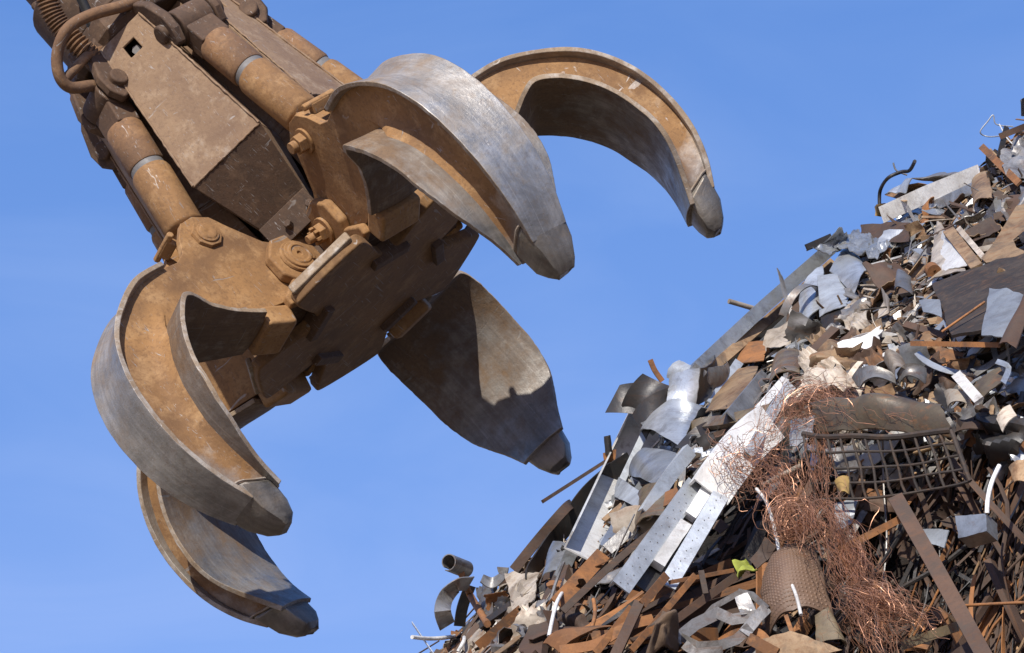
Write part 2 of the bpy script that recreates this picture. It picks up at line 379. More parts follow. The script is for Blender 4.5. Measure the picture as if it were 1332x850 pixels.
for deg, dl in TANG.items():
    p = tine_matrix(deg, dl) @ Vector((PIN[0], 0, -PIN[1])); th = R(deg) + PH
    e = Matrix.Rotation(th, 4, 'Z') @ Vector((EYE[0], 0, -EYE[1]))
    d = (e - p); ax = Vector((-math.sin(th), math.cos(th), 0)); d.normalize(); x = ax.cross(d).normalized()
    Mx = Matrix((x, ax, d)).transposed().to_4x4(); Mx.translation = p
    if firstc is None:
        nm, mb, mats, bv = cp[0]; firstc = mb.build(nm, mats, grapple, 35, bv, Mx)
        for nm, mb, mats, bv in cp[1:]: mb.build(nm, mats, firstc, 35, bv)
    else:
        c2 = firstc.copy(); C.objects.link(c2); c2.matrix_local = Mx; copy_children(firstc, c2)
# --- guard boxes between the cylinders
def guard():
    mb = MB(); th = .018
    def slab(a, b, c, d, inward):
        n_ = (Vector(b) - Vector(a)).cross(Vector(d) - Vector(a)).normalized()
        if n_.dot(Vector(inward)) < 0: n_ = -n_
        mb.prism([Vector(q) for q in (a, b, c, d)], [Vector(q) + n_ * th for q in (a, b, c, d)])
    zt, zb, ze = -2.40, -1.56, -1.20; rt, rb, re = .40, .52, .27; wt, wb = .125, .205
    # front face with a square hole near its top
    ft = lambda x, q: L(rt + (rb - rt) * q, x * (wt + (wb - wt) * q), zt + (zb - zt) * q)
    xs = [-1, -.28, .22, 1]; qs = [0, .09, .17, 1]; A = [ft(x, q) for q in qs for x in xs]; B = [p + Vector((-th, 0, 0)) for p in A]; fs = []
    for i in range(3):
        for j in range(3):
            if i == 1 and j == 1: continue
            q = (j * 4 + i, j * 4 + i + 1, j * 4 + i + 5, j * 4 + i + 4); fs += [q, tuple(16 + k for k in q[::-1])]
    for lp in ((0, 1, 2, 3, 7, 11, 15, 14, 13, 12, 8, 4), (5, 6, 10, 9)):
        for k in range(len(lp)): a, b = lp[k], lp[(k + 1) % len(lp)]; fs.append((a, b, 16 + b, 16 + a))
    mb.add(A + B, fs)
    for sg in (1, -1):
        slab(ft(sg, 0) + Vector((-th - .002, -sg * .004, 0)), ft(sg, 1) + Vector((-th - .002, -sg * .004, 0)), L(rb - .26, sg * wb, zb), L(rt - .22, sg * wt, zt), (0, -sg, 0))
        slab(ft(sg, 1) + Vector((-th - .002, -sg * .004, -.004)), L(re, sg * .12, ze), L(re - .05, sg * .12, ze), L(rb - .26, sg * wb, zb), (0, -sg, 0))
    body = mb; mb = MB()
    slab(ft(-1, 1) + Vector((0, .004, -.003)), ft(1, 1) + Vector((0, -.004, -.003)), L(re + .06, .125, ze - .05), L(re + .06, -.125, ze - .05), (-1, 0, 0))
    under = mb; mb = MB()
    a, b = L(re + .075, .0, ze - .075), L(re + .06, .0, ze + .06)
    for sg in (0,):
        mb.box((a + b) / 2, (.018, .27, (a - b).length), Matrix.Rotation(math.atan2((b - a).x, (b - a).z), 3, 'Y'))
    for t in (.11, -.02): 
        mb.lathe((a + b) / 2 + Vector((.02, t, -.01)), (a + b) / 2 + Vector((-1, t, -.4)), [(-.012, .02), (.03, .02)], ngon=6)
    return body, under, mb
gb, gun, gt = guard(); firstg = None
gw = MB()
for sg in (1, -1):
    gw.tube([L(.405 + .118 * k / 40, sg * (.121 + .0795 * k / 40), -2.395 + .83 * k / 40) + Vector((random.uniform(-.001, .002), random.uniform(-.0015, .0015), 0)) for k in range(41)], [.0055 + random.uniform(-.0012, .0016) for _ in range(41)], 6)
gw.tube([L(.521, -.198 + .396 * k / 40, -1.562) + Vector((random.uniform(-.001, .002), 0, random.uniform(-.0015, .0015))) for k in range(41)], [.0055 + random.uniform(-.0012, .0016) for _ in range(41)], 6)
gbolt = MB(); gbolt.lathe(L(.33, 0, -2.285), L(.5, 0, -2.285), [(0, .012), (.05, .012)], 10); gbolt.lathe(L(.36, 0, -2.285), L(.5, 0, -2.285), [(0, .024), (.022, .023)], ngon=6)
for k in range(5):
    Mx = Matrix.Rotation(R(270 + 72 * k) + PH, 4, 'Z')
    if firstg is None:
        firstg = gb.build('guard_box', [G_PANEL], grapple, 30, .006, Mx); gun.build('underplate', [G_DARK], firstg, 30, .004); gt.build('bolt_tab', [G_DARK], firstg, 30, .004); gw.build('weld_seam', [G_PANEL], firstg, 60); gbolt.build('bolt', [G_CHROME], firstg, 30)
    else:
        g2 = firstg.copy(); C.objects.link(g2); g2.matrix_local = Mx; copy_children(firstg, g2)
# --- central column, hub brackets, bottom plate
mb = MB(); mb.lathe(L(0, 0, -2.75), L(0, 0, 0), [(0, .30), (.20, .30), (.22, .24), (1.4, .22), (1.5, .27), (1.88, .27)], ngon=10)
mb.build('column', [G_DARK], grapple, 30, .01)
mb = MB()
pl = []
for k in range(5):
    c0 = R(270 + 72 * k) + PH
    for rr, hw in ((.33, -.185), (.47, -.20), (.60, -.20), (.64, -.175), (.64, .175), (.60, .20), (.47, .20), (.33, .185)):
        pl.append((rr * math.cos(c0) - hw * math.sin(c0), rr * math.sin(c0) + hw * math.cos(c0)))
for _ in range(2):
    pl = [(a[0] * (1 - f) + b[0] * f, a[1] * (1 - f) + b[1] * f) for a, b in zip(pl, pl[1:] + pl[:1]) for f in (.25, .75)]
mb.prism([Vector((x, y, .86)) for x, y in pl], [Vector((x, y, .80)) for x, y in pl])
mb.build('bottom_plate', [G_UNDER], grapple, 30, .012)
ffil = None; fil = MB()
fil.box((.43, 0, .872), (.20, .22, .022)); fil.box((.36, 0, .815), (.05, .20, .09))
for k in range(5):
    Ma, Mb_ = Matrix.Rotation(R(270 + 72 * k) + PH, 4, 'Z'), Matrix.Rotation(R(234 + 72 * k) + PH, 4, 'Z')
    if ffil is None:
        ffil = fil.build('slot_plate', [G_DARK], grapple, 30, .006, Mb_)
    else:
        b2 = ffil.copy(); C.objects.link(b2); b2.matrix_local = Mb_
fr = None
for k in range(5):
    Mx = Matrix.Rotation(R(270 + 72 * k) + PH, 4, 'Z')
    if fr is None:
        mb = MB(); mb.box((.632, 0, .862), (.026, .34, .05), Matrix.Rotation(R(-20), 3, 'Y')); fr = mb.build('plate_rim', [G_EDGE], grapple, 30, .008, Mx)
    else:
        r2 = fr.copy(); C.objects.link(r2); r2.matrix_local = Mx
def bracket():
    mb = MB(); oc = [(PIV[0] + .15 * math.cos(R(22.5 + 45 * k)), PIV[1] + .15 * math.sin(R(22.5 + 45 * k))) for k in range(8)]
    pts = [(.14, -1.22), (.27, -1.19), (.40, -1.0), (.56, -.90), (.56, -.85), (.12, -.85)]
    mb.prism([L(r, .098, z) for r, z in pts], [L(r, .142, z) for r, z in pts])
    mb.prism(octa(PIV, .142, .096), octa(PIV, .142, .15))
    a = mb; mb = MB()
    c = PIV
    mb.prism(octa(c, .09, .152, 16), octa(c, .085, .165, 16)); mb.lathe(L(c[0], .165, c[1]), L(c[0], 1, c[1]), [(0, .076), (.010, .073), (.011, .058), (.017, .056), (.018, .044), (.012, .04), (.012, .013), (.003, .01)], 28)
    nutm = MB()
    nutm.lathe(L(c[0], .152, c[1]), L(c[0], 1, c[1]), [(0, .066), (.014, .064)], 22); nutm.lathe(L(c[0], .165, c[1]), L(c[0], 1, c[1]), [(0, .046), (.035, .044)], ngon=6)
    for k in range(6):
        an = math.pi / 3 * k; nutm.box(L(c[0] + .032 * math.cos(an), .209, c[1] + .032 * math.sin(an)), (.016, .022, .016), Matrix.Rotation(-an, 3, 'Y'))
    nutm.lathe(L(c[0], .2, c[1]), L(c[0], 1, c[1]), [(0, .022), (.05, .02)], 14)
    return a, mb, nutm
bk, boss, nutm = bracket(); fb = None
for deg in TANG:
    for sg in (1, -1):
        Mx = Matrix.Rotation(R(deg) + PH, 4, 'Z')
        if sg < 0: Mx = Mx @ Matrix.Diagonal((1, -1, 1, 1))
        if fb is None:
            fb = bk.build('bracket', [G_TAN], grapple, 30, .012, Mx); fpin = boss.build('pivot_cap', [G_TAN], fb, 30, .004)
        else:
            b2 = fb.copy(); C.objects.link(b2); b2.matrix_local = Mx
            if sg > 0:
                c2 = fpin.copy(); C.objects.link(c2); c2.parent = b2
            elif deg == 234:
                fnut = nutm.build('castle_nut', [G_TAN], b2, 30, .003)
            else:
                c2 = fnut.copy(); C.objects.link(c2); c2.parent = b2
# --- head flange with eye lugs, rotator, hoop and hoses
mb = MB(); mb.lathe(L(0, 0, -2.56), L(0, 0, 0), [(0, .36), (.02, .40), (.12, .42), (.16, .40)], ngon=10)
for deg in TANG:
    th = R(deg) + PH; Rz = Matrix.Rotation(th, 4, 'Z')
    for sg in (1, -1):
        pts = [(.25, -2.46), (.33, -2.52), (.47, -2.38), (.52, -2.26), (.515, -2.18), (.47, -2.12), (.38, -2.15), (.25, -2.30)]
        mb.prism([Rz @ L(r, sg * .092, z) for r, z in pts], [Rz @ L(r, sg * .14, z) for r, z in pts])
    mb.lathe(Rz @ L(EYE[0], -.17, EYE[1]), Rz @ L(EYE[0], .17, EYE[1]), [(0, .045), (.34, .045)], 16)
mb.build('head_flange', [G_DARK], grapple, 30, .012)
mb = MB(); mb.lathe(L(0, 0, -3.55), L(0, 0, 0), [(0, .16), (.30, .16), (.31, .27), (.66, .27), (.68, .33), (.98, .33), (1.0, .28)], 36)
for k in range(10):
    an = 2 * math.pi * k / 10; mb.lathe(L(.30 * math.cos(an), .30 * math.sin(an), -2.90), L(.3 * math.cos(an), .3 * math.sin(an), 0), [(0, .026), (.05, .026)], ngon=6)
mb.build('rotator', [G_DARK], grapple, 30, .01)
def gl(px, py, d):   # a photo point at a camera distance, in the grapple's own frame
    return Mg.inverted() @ at(px, py, d)
def smooth_path(pts, n=8):
    return [Vector(interp([tuple(p) for p in pts], i / (n * (len(pts) - 1)))) for i in range(n * (len(pts) - 1) + 1)]
D0 = 12.55
hp = [gl(*q) for q in ((192, -4, 13.1), (160, 8, 13.0), (118, 20, 12.9), (88, 38, 12.85), (75, 68, 12.85), (77, 98, 12.85), (92, 114, 12.88), (122, 112, 12.95), (150, 118, 13.1))]
mb = MB(); mb.tube(smooth_path(hp), .027, 12); mb.tube([gl(82, 106, 12.86), gl(112, 74, 12.95), gl(140, 60, 13.1)], .022, 10)
mb.build('hoop_guard', [G_DARKTAN if False else G_SLEEVE], grapple, 40)
hz = smooth_path([gl(*q) for q in ((40, -45, 13.), (58, -8, 13.), (70, 22, 13.), (88, 45, 13.), (112, 68, 13.), (126, 80, 13.05))], 24)
mb = MB(); mb.tube(hz, [.045 + .007 * (1 if (i % 4) < 2 else -1) for i in range(len(hz))], 12)
hs = mb.build('hose', [G_SLEEVE], grapple, 50)
mb = MB(); d = gl(112, 68, 13.0); e = gl(145, 97, 13.1); mb.lathe(d, e, [(-.02, .05), (.03, .05)], ngon=6); mb.lathe(d, e, [(.03, .04), (.05, .04), (.051, .055), (.10, .055), (.11, .04), (.2, .035)], ngon=8); mb.build('hose_fitting', [G_DARK], hs, 30, .003)
for pts in (((96, -20, 13.1), (112, 12, 13.1), (122, 40, 13.1), (140, 62, 13.2)), ((84, -30, 13.2), (100, 5, 13.2), (112, 30, 13.2), (130, 50, 13.3))):
    mb = MB(); mb.tube(smooth_path([gl(*q) for q in pts]), .022, 10); mb.build('hose', [M_RUBBER], grapple, 50)
# boom tip the grapple hangs from (just out of the picture)
mb = MB()
for t in (-.2, .2):
    pts = [(-.14, -3.45), (.14, -3.45), (.2, -3.8), (.08, -4.1), (-.2, -4.0)]
    mb.prism([L(r, t, z) for r, z in pts], [L(r, t * 1.3, z) for r, z in pts])
mb.lathe(L(0, -.32, -3.48), L(0, .32, -3.48), [(0, .06), (.64, .06)], 18)
mb.build('hanger', [G_DARK], grapple, 30, .01)

# =================================================================== the scrap heap
APEX = at(1500, -20, 13.2); KS = math.tan(R(44.6))
HOLES = []
def hgt(x, y):
    dx, dy = x - APEX.x, y - APEX.y; rr = math.hypot(dx, dy)
    z = APEX.z - KS * math.sqrt(rr * rr + .25)
    z += mnoise.noise(Vector((x * 1.1, y * 1.1, 3.3))) * .16 + mnoise.noise(Vector((x * 2.7, y * 2.7, 8.3))) * .07
    for hx, hy, hr, hd in HOLES: z -= hd * math.exp(-((x - hx) ** 2 + (y - hy) ** 2) / (hr * hr))
    return z
def heap_d(px, py):
    r = ray(px, py); t = 6.0; prev = None; best = (9, 12)
    while t < 15:
        p = CAM + r * t; g = p.z - hgt(p.x, p.y)
        if g < best[0]: best = (g, t)
        if g < 0:
            a, b = t - .12, t
            for _ in range(9):
                m = (a + b) / 2; p = CAM + r * m
                if p.z < hgt(p.x, p.y): b = m
                else: a = m
            return b
        t += .12
    return best[1]
def H(px, py, off=0.): return at(px, py, heap_d(px, py) - off)
_h = [(968, 680, .36, 1.0), (1195, 745, .46, 1.1), (925, 775, .2, .35), (1150, 600, .28, .35), (1310, 750, .36, .7), (760, 800, .2, .35), (1060, 640, .2, .4)]
HOLES = [(H(a, b).x, H(a, b).y, c, d) for a, b, c, d in _h]
def hnormal(p):
    e = .12; n = Vector((hgt(p.x - e, p.y) - hgt(p.x + e, p.y), hgt(p.x, p.y - e) - hgt(p.x, p.y + e), 2 * e)); return n.normalized()

def scrap_mat(name, a, b, rust=(.20, .085, .028), rusty=.3, metal=0., rough=.55, sc=9., bump=.25, grime=.8):
    s = NT(name); oi = s.n('ObjectInfo'); mp = s.n('Mapping'); s.link(s.co, mp.inputs['Vector'])
    cmb = s.n('CombineXYZ'); 
    for i, k in enumerate((37., 53., 71.)): s.link(s.math('MULTIPLY', oi.outputs['Random'], k), cmb.inputs[i])
    s.link(cmb.outputs[0], mp.inputs['Location']); s.co = mp.outputs[0]
    n1 = s.noise(sc * .5, 5, .62, .3); n2 = s.noise(sc * 3, 7, .7); n3 = s.noise(sc * 14, 4, .65)
    c = s.mix(s.ramp(n1, [(.36, 0), (.66, 1)]), list(a) + [1], list(b) + [1])
    c = s.mix(s.ramp(n3, [(.5, 0), (.8, .45)]), c, [x * .4 for x in a] + [1])
    thr = .72 - rusty * .5
    rm = s.ramp(s.math('ADD', s.math('MULTIPLY', n1, .5), s.math('MULTIPLY', n2, .5)), [(thr - .06, 0), (thr + .10, 1)])
    rc = s.mix(s.ramp(n2, [(.35, 0), (.65, 1)]), list(rust) + [1], [x * .45 for x in rust] + [1])
    c = s.mix(rm, c, rc)
    hs = s.n('HueSaturation'); s.link(c, hs.inputs['Color']); s.link(s.math('ADD', s.math('MULTIPLY', oi.outputs['Random'], .6), .62), hs.inputs['Value']); c = hs.outputs[0]
    gr = s.noise(sc * .9, 6, .72, .6, off=(5, 3, 1)); c = s.mix(s.ramp(gr, [(.47, 0), (.66, grime)]), c, (.055, .04, .028, 1))
    st_ = s.noise(1.0, 4, .6, .4, stretch=(sc * .4, sc * 6, sc * 6)); c = s.mix(s.ramp(st_, [(.55, 0), (.68, min(.5, rusty * 1.5))]), c, list(rust) + [1])
    s.bump(s.math('ADD', n1, s.math('MULTIPLY', n2, .35)), bump, .02)
    mt = s.math('MULTIPLY', s.math('SUBTRACT', 1.0, rm, True), metal)
    rg = s.math('ADD', s.math('MULTIPLY', rm, .8 - rough), s.math('ADD', s.math('MULTIPLY', n3, .2), rough - .1))
    return s.out(c, mt, rg)
MS = {
 'zinc':  scrap_mat('bright_zinc', (.60, .63, .635), (.44, .465, .47), rusty=.08, metal=.4, rough=.36, grime=0.35),
 'iron':  scrap_mat('black_iron', (.036, .026, .02), (.022, .017, .014), (.11, .055, .025), rusty=.3, metal=0, rough=.8),
 'galv':  scrap_mat('galvanised_sheet', (.55, .57, .575), (.37, .39, .395), rusty=.14, metal=.6, rough=.32, grime=0.5),
 'grey':  scrap_mat('grey_steel_sheet', (.32, .31, .29), (.20, .19, .175), rusty=.24, metal=.5, rough=.42),
 'pale':  scrap_mat('dirty_pale_sheet', (.54, .47, .375), (.33, .27, .195), rusty=.26, metal=.15, rough=.5, grime=0.6),
 'white': scrap_mat('chipped_white_paint', (.78, .78, .75), (.62, .60, .55), rusty=.16, metal=0., rough=.4, grime=0.3),
 'tan':   scrap_mat('tan_rusted_sheet', (.36, .24, .13), (.22, .135, .07), rusty=.35, rough=.7),
 'rust':  scrap_mat('orange_rusted_steel', (.30, .125, .038), (.15, .064, .024), (.36, .16, .05), rusty=.3, rough=.8),
 'brown': scrap_mat('brown_rusted_steel', (.085, .046, .026), (.045, .026, .017), (.13, .058, .022), rusty=.28, rough=.75),
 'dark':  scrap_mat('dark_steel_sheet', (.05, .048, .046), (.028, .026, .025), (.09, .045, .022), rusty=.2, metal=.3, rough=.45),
 'olive': scrap_mat('grimy_olive_sheet', (.17, .132, .08), (.09, .07, .042), rusty=.3, metal=.1, rough=.4),
 'blue':  scrap_mat('blue_grey_sheet', (.40, .43, .45), (.30, .32, .34), rusty=.1, metal=.3, rough=.45, grime=0.4),
 'lime':  scrap_mat('lime_cloth', (.36, .40, .06), (.25, .28, .045), (.2, .22, .03), rusty=.1, rough=.9, grime=0.3),
 'cloth': scrap_mat('brown_cloth', (.13, .085, .05), (.08, .052, .032), rusty=.1, rough=.95),
 'black': scrap_mat('black_rubber', (.02, .02, .022), (.012, .012, .013), (.04, .03, .02), rusty=.05, rough=.5),
 'mustard': scrap_mat('mustard_foam', (.5, .33, .10), (.38, .24, .08), rusty=.1, rough=.9),
}
CNAME = {'galv': 'silvery', 'grey': 'grey', 'pale': 'dirty cream', 'white': 'white', 'tan': 'tan', 'rust': 'orange-rusted', 'brown': 'brown', 'dark': 'blackish'}
def copper():
    s = NT('copper_wire'); n = s.noise(12, 5, .6); c = s.mix(s.ramp(n, [(.38, 0), (.62, 1)]), (.50, .255, .15, 1), (.21, .105, .06, 1))
    return s.out(c, .55, .42)
M_COP = copper()

LANDMARKS = []
def hero(o, label, cat, ref=None, px=None):
    tag(o, label, cat)
    if ref: LANDMARKS.append((ref, px))
    return o
def centre_frame(mb):
    c = sum(mb.v, Vector()) / len(mb.v)
    for i in range(len(mb.v)): mb.v[i] = mb.v[i] - c
    return Matrix.Translation(c)
def mid(pts): return (sum(p[0] for p in pts) / len(pts), sum(p[1] for p in pts) / len(pts))
def fbm(p): return mnoise.noise(p) + .5 * mnoise.noise(p * 2.1)
def grid_sheet(A, B, Cc, D, th=.004, bend=(0, 0), crumple=0., freq=6., n=10, seed=0., fold=0., ragged=0.):
    """A-B-C-D corner points -> thick sheet with bends, crumples and ragged edges"""
    mb = MB(); nrm = (B - A).cross(D - A)
    if nrm.length < 1e-9: nrm = Vector((0, -1, .5))
    nrm.normalize()
    if nrm.dot(CAM - A) < 0: nrm = -nrm
    top = []
    for i in range(n + 1):
        u = i / n
        for j in range(n + 1):
            v = j / n; uu, vv = u, v
            if ragged:
                if i in (0, n): uu = u + ragged * mnoise.noise(Vector((v * 5 + seed, 3.1 * i, seed)))
                if j in (0, n): vv = v + ragged * mnoise.noise(Vector((u * 5 - seed, 2.3 * j, seed)))
            p = (A * (1 - uu) + B * uu) * (1 - vv) + (D * (1 - uu) + Cc * uu) * vv
            h = bend[0] * 4 * u * (1 - u) + bend[1] * 4 * v * (1 - v)
            if crumple:
                q = p * freq + Vector((seed, seed * 1.7, 0)); h += crumple * (abs(fbm(q)) * 1.6 - .5)
                p = p + Vector((mnoise.noise(q + Vector((9, 0, 0))), mnoise.noise(q + Vector((0, 9, 0))), 0)) * crumple * .5
            if fold: h += fold * max(0, u - .55) * 2
            top.append(p + nrm * h)
    m = n + 1; N = m * m; fs = []
    bot = [p - nrm * th for p in top]
    for i in range(n):
        for j in range(n):
            q = (i * m + j, (i + 1) * m + j, (i + 1) * m + j + 1, i * m + j + 1); fs.append(q); fs.append(tuple(N + k for k in q[::-1]))
    ring = [i * m for i in range(n)] + [n * m + j for j in range(n)] + [(n - i) * m + n for i in range(n)] + [n - j for j in range(n)]
    for k in range(len(ring)): a, b = ring[k], ring[(k + 1) % len(ring)]; fs.append((a, b, N + b, N + a))
    mb.add(top + bot, fs); return mb
def quad(name, c4, mat, label, cat='sheet metal', ref=None, parent=None, bev=0., **kw):
    P4 = [H(*c) for c in c4]; kw.setdefault('ragged', .035); kw.setdefault('crumple', .006); kw.setdefault('freq', 5.); kw.setdefault('n', 12); mb = grid_sheet(*P4, seed=c4[0][0] * .37, **kw)
    o = mb.build(name, MS[mat], parent, 20 if kw['crumple'] > .011 else 40, mw=centre_frame(mb))
    if parent is None: hero(o, label, cat, ref, mid(c4))
    return o
def sweep(pts, prof, roll=0., closed=True, rolls=None):
    """prof: closed polygon in (across, towards viewer) metres"""
    mb = MB(); rings = []
    for i, p in enumerate(pts):
        d = (pts[min(i + 1, len(pts) - 1)] - pts[max(i - 1, 0)]).normalized(); view = (CAM - p).normalized()
        W = d.cross(view)
        if W.length < 1e-4: W = d.orthogonal()
        W.normalize(); N = W.cross(d).normalized()
        if N.dot(view) < 0: N = -N
        rl = rolls[i] if rolls else roll
        a, b = math.cos(rl), math.sin(rl); W2 = W * a + N * b; N2 = N * a - W * b
        rings.append([p + W2 * x + N2 * y for x, y in prof])
    mb.loft(rings); return mb
def prof(kind, w, th):
    h = w / 2
    if kind == 'flat': return [(-h, 0), (h, 0), (h, -th), (-h, -th)]
    if kind == 'box': return [(-h, 0), (h, 0), (h, -w * .8), (-h, -w * .8)]
    if kind == 'L': return [(-h, 0), (h, 0), (h, -th), (-h + th, -th), (-h + th, -w * .8), (-h, -w * .8)]
    if kind == 'U': return [(-h, w * .4), (-h + th, w * .4), (-h + th, th), (h - th, th), (h - th, w * .4), (h, w * .4), (h, 0), (-h, 0)]
    if kind == 'C': return [(-h, 0), (h, 0), (h, -w * .5), (h - th, -w * .5), (h - th, -th), (-h + th, -th), (-h + th, -w * .5), (-h, -w * .5)]
    if kind == 'H': return [(-h, .0), (h, .0), (h, -th), (th / 2, -th), (th / 2, -w * .8), (h, -w * .8), (h, -w * .8 - th), (-h, -w * .8 - th), (-h, -w * .8), (-th / 2, -w * .8), (-th / 2, -th), (-h, -th)]
def bar(name, path, wpx, mat, label, cat='metal strip', kind='flat', th=.005, roll=0., rolls=None, smooth=0, ref=None, parent=None, jag=0.):
    pts = [H(*q) for q in path]
    if smooth: pts = smooth_path(pts, smooth)
    elif len(pts) == 2:
        pts = [pts[0].lerp(pts[1], i / 6) + Vector((mnoise.noise(pts[0] * 3 + Vector((i, 0, 0))), 0, mnoise.noise(pts[0] * 5 + Vector((0, i, 0))))) * jag for i in range(7)]
    w = wpx * heap_d(*mid(path)) / FPX
    if rolls: rolls = [interp([(q,) for q in rolls], i / (len(pts) - 1))[0] for i in range(len(pts))]
    mb = sweep(pts, prof(kind, w, th), roll, rolls=rolls)
    o = mb.build(name, MS[mat] if isinstance(mat, str) else mat, parent, 40, mw=centre_frame(mb))
    if parent is None: hero(o, label, cat, ref, mid(path))
    return o
def pipe(name, path, rpx, mat, label, cat='rod', smooth=6, ref=None, parent=None, seg=8):
    pts = [H(*q) for q in path]; pts = smooth_path(pts, smooth) if len(pts) > 2 else [pts[0].lerp(pts[1], k / 5) for k in range(6)]
    r = rpx * heap_d(*mid(path)) / FPX
    mb = MB(); mb.tube(pts, r, seg); o = mb.build(name, MS[mat] if isinstance(mat, str) else mat, parent, 50, mw=centre_frame(mb))
    if parent is None: hero(o, label, cat, ref, mid(path))
    return o

# ---- the heap's body of packed small scrap, shade of the gaps painted near-black
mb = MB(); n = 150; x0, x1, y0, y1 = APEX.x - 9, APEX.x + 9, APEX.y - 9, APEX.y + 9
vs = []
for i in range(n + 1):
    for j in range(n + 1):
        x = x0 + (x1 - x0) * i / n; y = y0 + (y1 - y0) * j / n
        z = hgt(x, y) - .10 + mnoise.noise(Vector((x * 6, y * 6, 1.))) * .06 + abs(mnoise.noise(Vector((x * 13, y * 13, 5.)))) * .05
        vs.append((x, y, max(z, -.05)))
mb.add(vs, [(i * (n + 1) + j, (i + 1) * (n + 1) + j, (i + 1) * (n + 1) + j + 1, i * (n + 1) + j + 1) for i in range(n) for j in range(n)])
s = NT('packed_scrap_painted_shade'); v = s.n('TexVoronoi'); v.inputs['Scale'].default_value = 16; s.link(s.co, v.inputs['Vector'])
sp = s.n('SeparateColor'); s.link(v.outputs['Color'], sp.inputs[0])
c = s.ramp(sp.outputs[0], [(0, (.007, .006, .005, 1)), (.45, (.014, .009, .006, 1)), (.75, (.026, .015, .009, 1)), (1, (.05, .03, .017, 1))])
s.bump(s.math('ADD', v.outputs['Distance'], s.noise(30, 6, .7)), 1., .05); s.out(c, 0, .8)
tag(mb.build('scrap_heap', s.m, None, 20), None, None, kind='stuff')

# ---- the pieces one can pick out -------------------------------------------------
# far left foot of the heap
def curl(name, a, b, rpx, turns, mat, label, th=.004, ref=None, start=0.):
    A, B = H(*a), H(*b); d = (B - A); view = (CAM - A).normalized(); x = d.cross(view).normalized(); y = x.cross(d).normalized()
    r0 = rpx * heap_d(a[0], a[1]) / FPX; mb = MB(); K = 26; rings = []
    for i in range(K + 1):
        an = start + turns * 2 * math.pi * i / K; rr = r0 * (1 - .25 * i / K * min(turns, 1.5))
        o_ = (x * math.cos(an) + y * math.sin(an))
        rings.append([A + o_ * rr, B + o_ * rr, B + o_ * (rr - th), A + o_ * (rr - th)])
    mb.loft(rings); o = mb.build(name, MS[mat], None, 40, mw=centre_frame(mb)); hero(o, label, 'sheet metal', ref, (a[0], a[1])); return o
curl('rolled_sheet', (583, 731, .2), (606, 740, .2), 12, .95, 'grey', 'short rolled grey tube of sheet sticking up at the left foot of the heap', ref='the rolled grey tube')
pipe('steel_rod', [(600, 746, .27), (612, 775, .29), (634, 812, .27)], 4.5, 'rust', 'short rusty orange rod leaning under the rolled grey tube', ref='the short leaning rod')
bar('curled_strip', [(612, 760, .22), (596, 762, .22), (582, 775, .22), (576, 795, .22), (582, 815, .2)], 22, 'grey', 'wide bent grey strip curling down at the far left of the heap', smooth=5, rolls=[.6, .8, .5, .3, .2], ref='the far-left curled strip')
bar('curled_strip', [(612, 762, .15), (602, 790, .15), (598, 815, .15)], 16, 'dark', 'dark torn strip hanging behind the bent grey strip at far left', smooth=5, roll=.5)
pipe('cable', [(536, 829, .25), (560, 831, .25), (585, 829, .22), (600, 825, .2), (604, 832, .2), (596, 848, .2)], 2.6, 'white', 'white cable end poking out level at the bottom left of the heap', 'cable', ref='the white cable end')
quad('torn_sheet', [(657, 747, .33), (700, 744, .32), (694, 780, .32), (666, 794, .33)], 'pale', 'crumpled whitish sheet near the left foot of the heap', crumple=.012, freq=8, ragged=.05, ref='the crumpled whitish sheet')
quad('torn_sheet', [(680, 770, .25), (694, 768, .25), (688, 795, .25), (672, 800, .25)], 'pale', 'small pale flap hanging below the crumpled whitish sheet', crumple=.02)
bar('curled_strip', [(627, 752, .2), (640, 758, .2), (652, 750, .22), (654, 738, .22)], 16, 'grey', 'wavy grey strip left of the crumpled whitish sheet', smooth=5, rolls=[.9, .6, .9, .4])
bar('curled_strip', [(640, 765, .2), (637, 785, .22), (640, 805, .2)], 15, 'galv', 'silvery curved strip standing between the leaning rod and whitish sheet', smooth=5, roll=.4)
quad('torn_sheet', [(618, 765, .1), (634, 758, .1), (640, 800, .1), (622, 812, .1)], 'grey', 'grey flap behind the short leaning rod', crumple=.03)
bar('steel_channel', [(622, 842, .2), (675, 797, .22)], 15, 'rust', 'short rusty orange channel at the lower left of the heap', 'steel bar', 'L', .008, ref='the short orange channel')
bar('steel_angle', [(628, 820, .15), (668, 792, .15)], 12, 'dark', 'short dark angle bar above the short orange channel', 'steel bar', 'L', .005, -.8)
quad('torn_sheet', [(600, 842, .1), (628, 812, .12), (632, 832, .12), (612, 858, .1)], 'pale', 'tan-white wedge of sheet at the very bottom left', crumple=.01)
quad('worn_plank', [(722, 740, .35), (740, 732, .35), (703, 852, .3), (673, 850, .3)], 'brown', 'dark brown plank leaning on the heap at lower left', 'plank', th=.03, crumple=.008, ragged=.06, ref='the leaning brown plank')
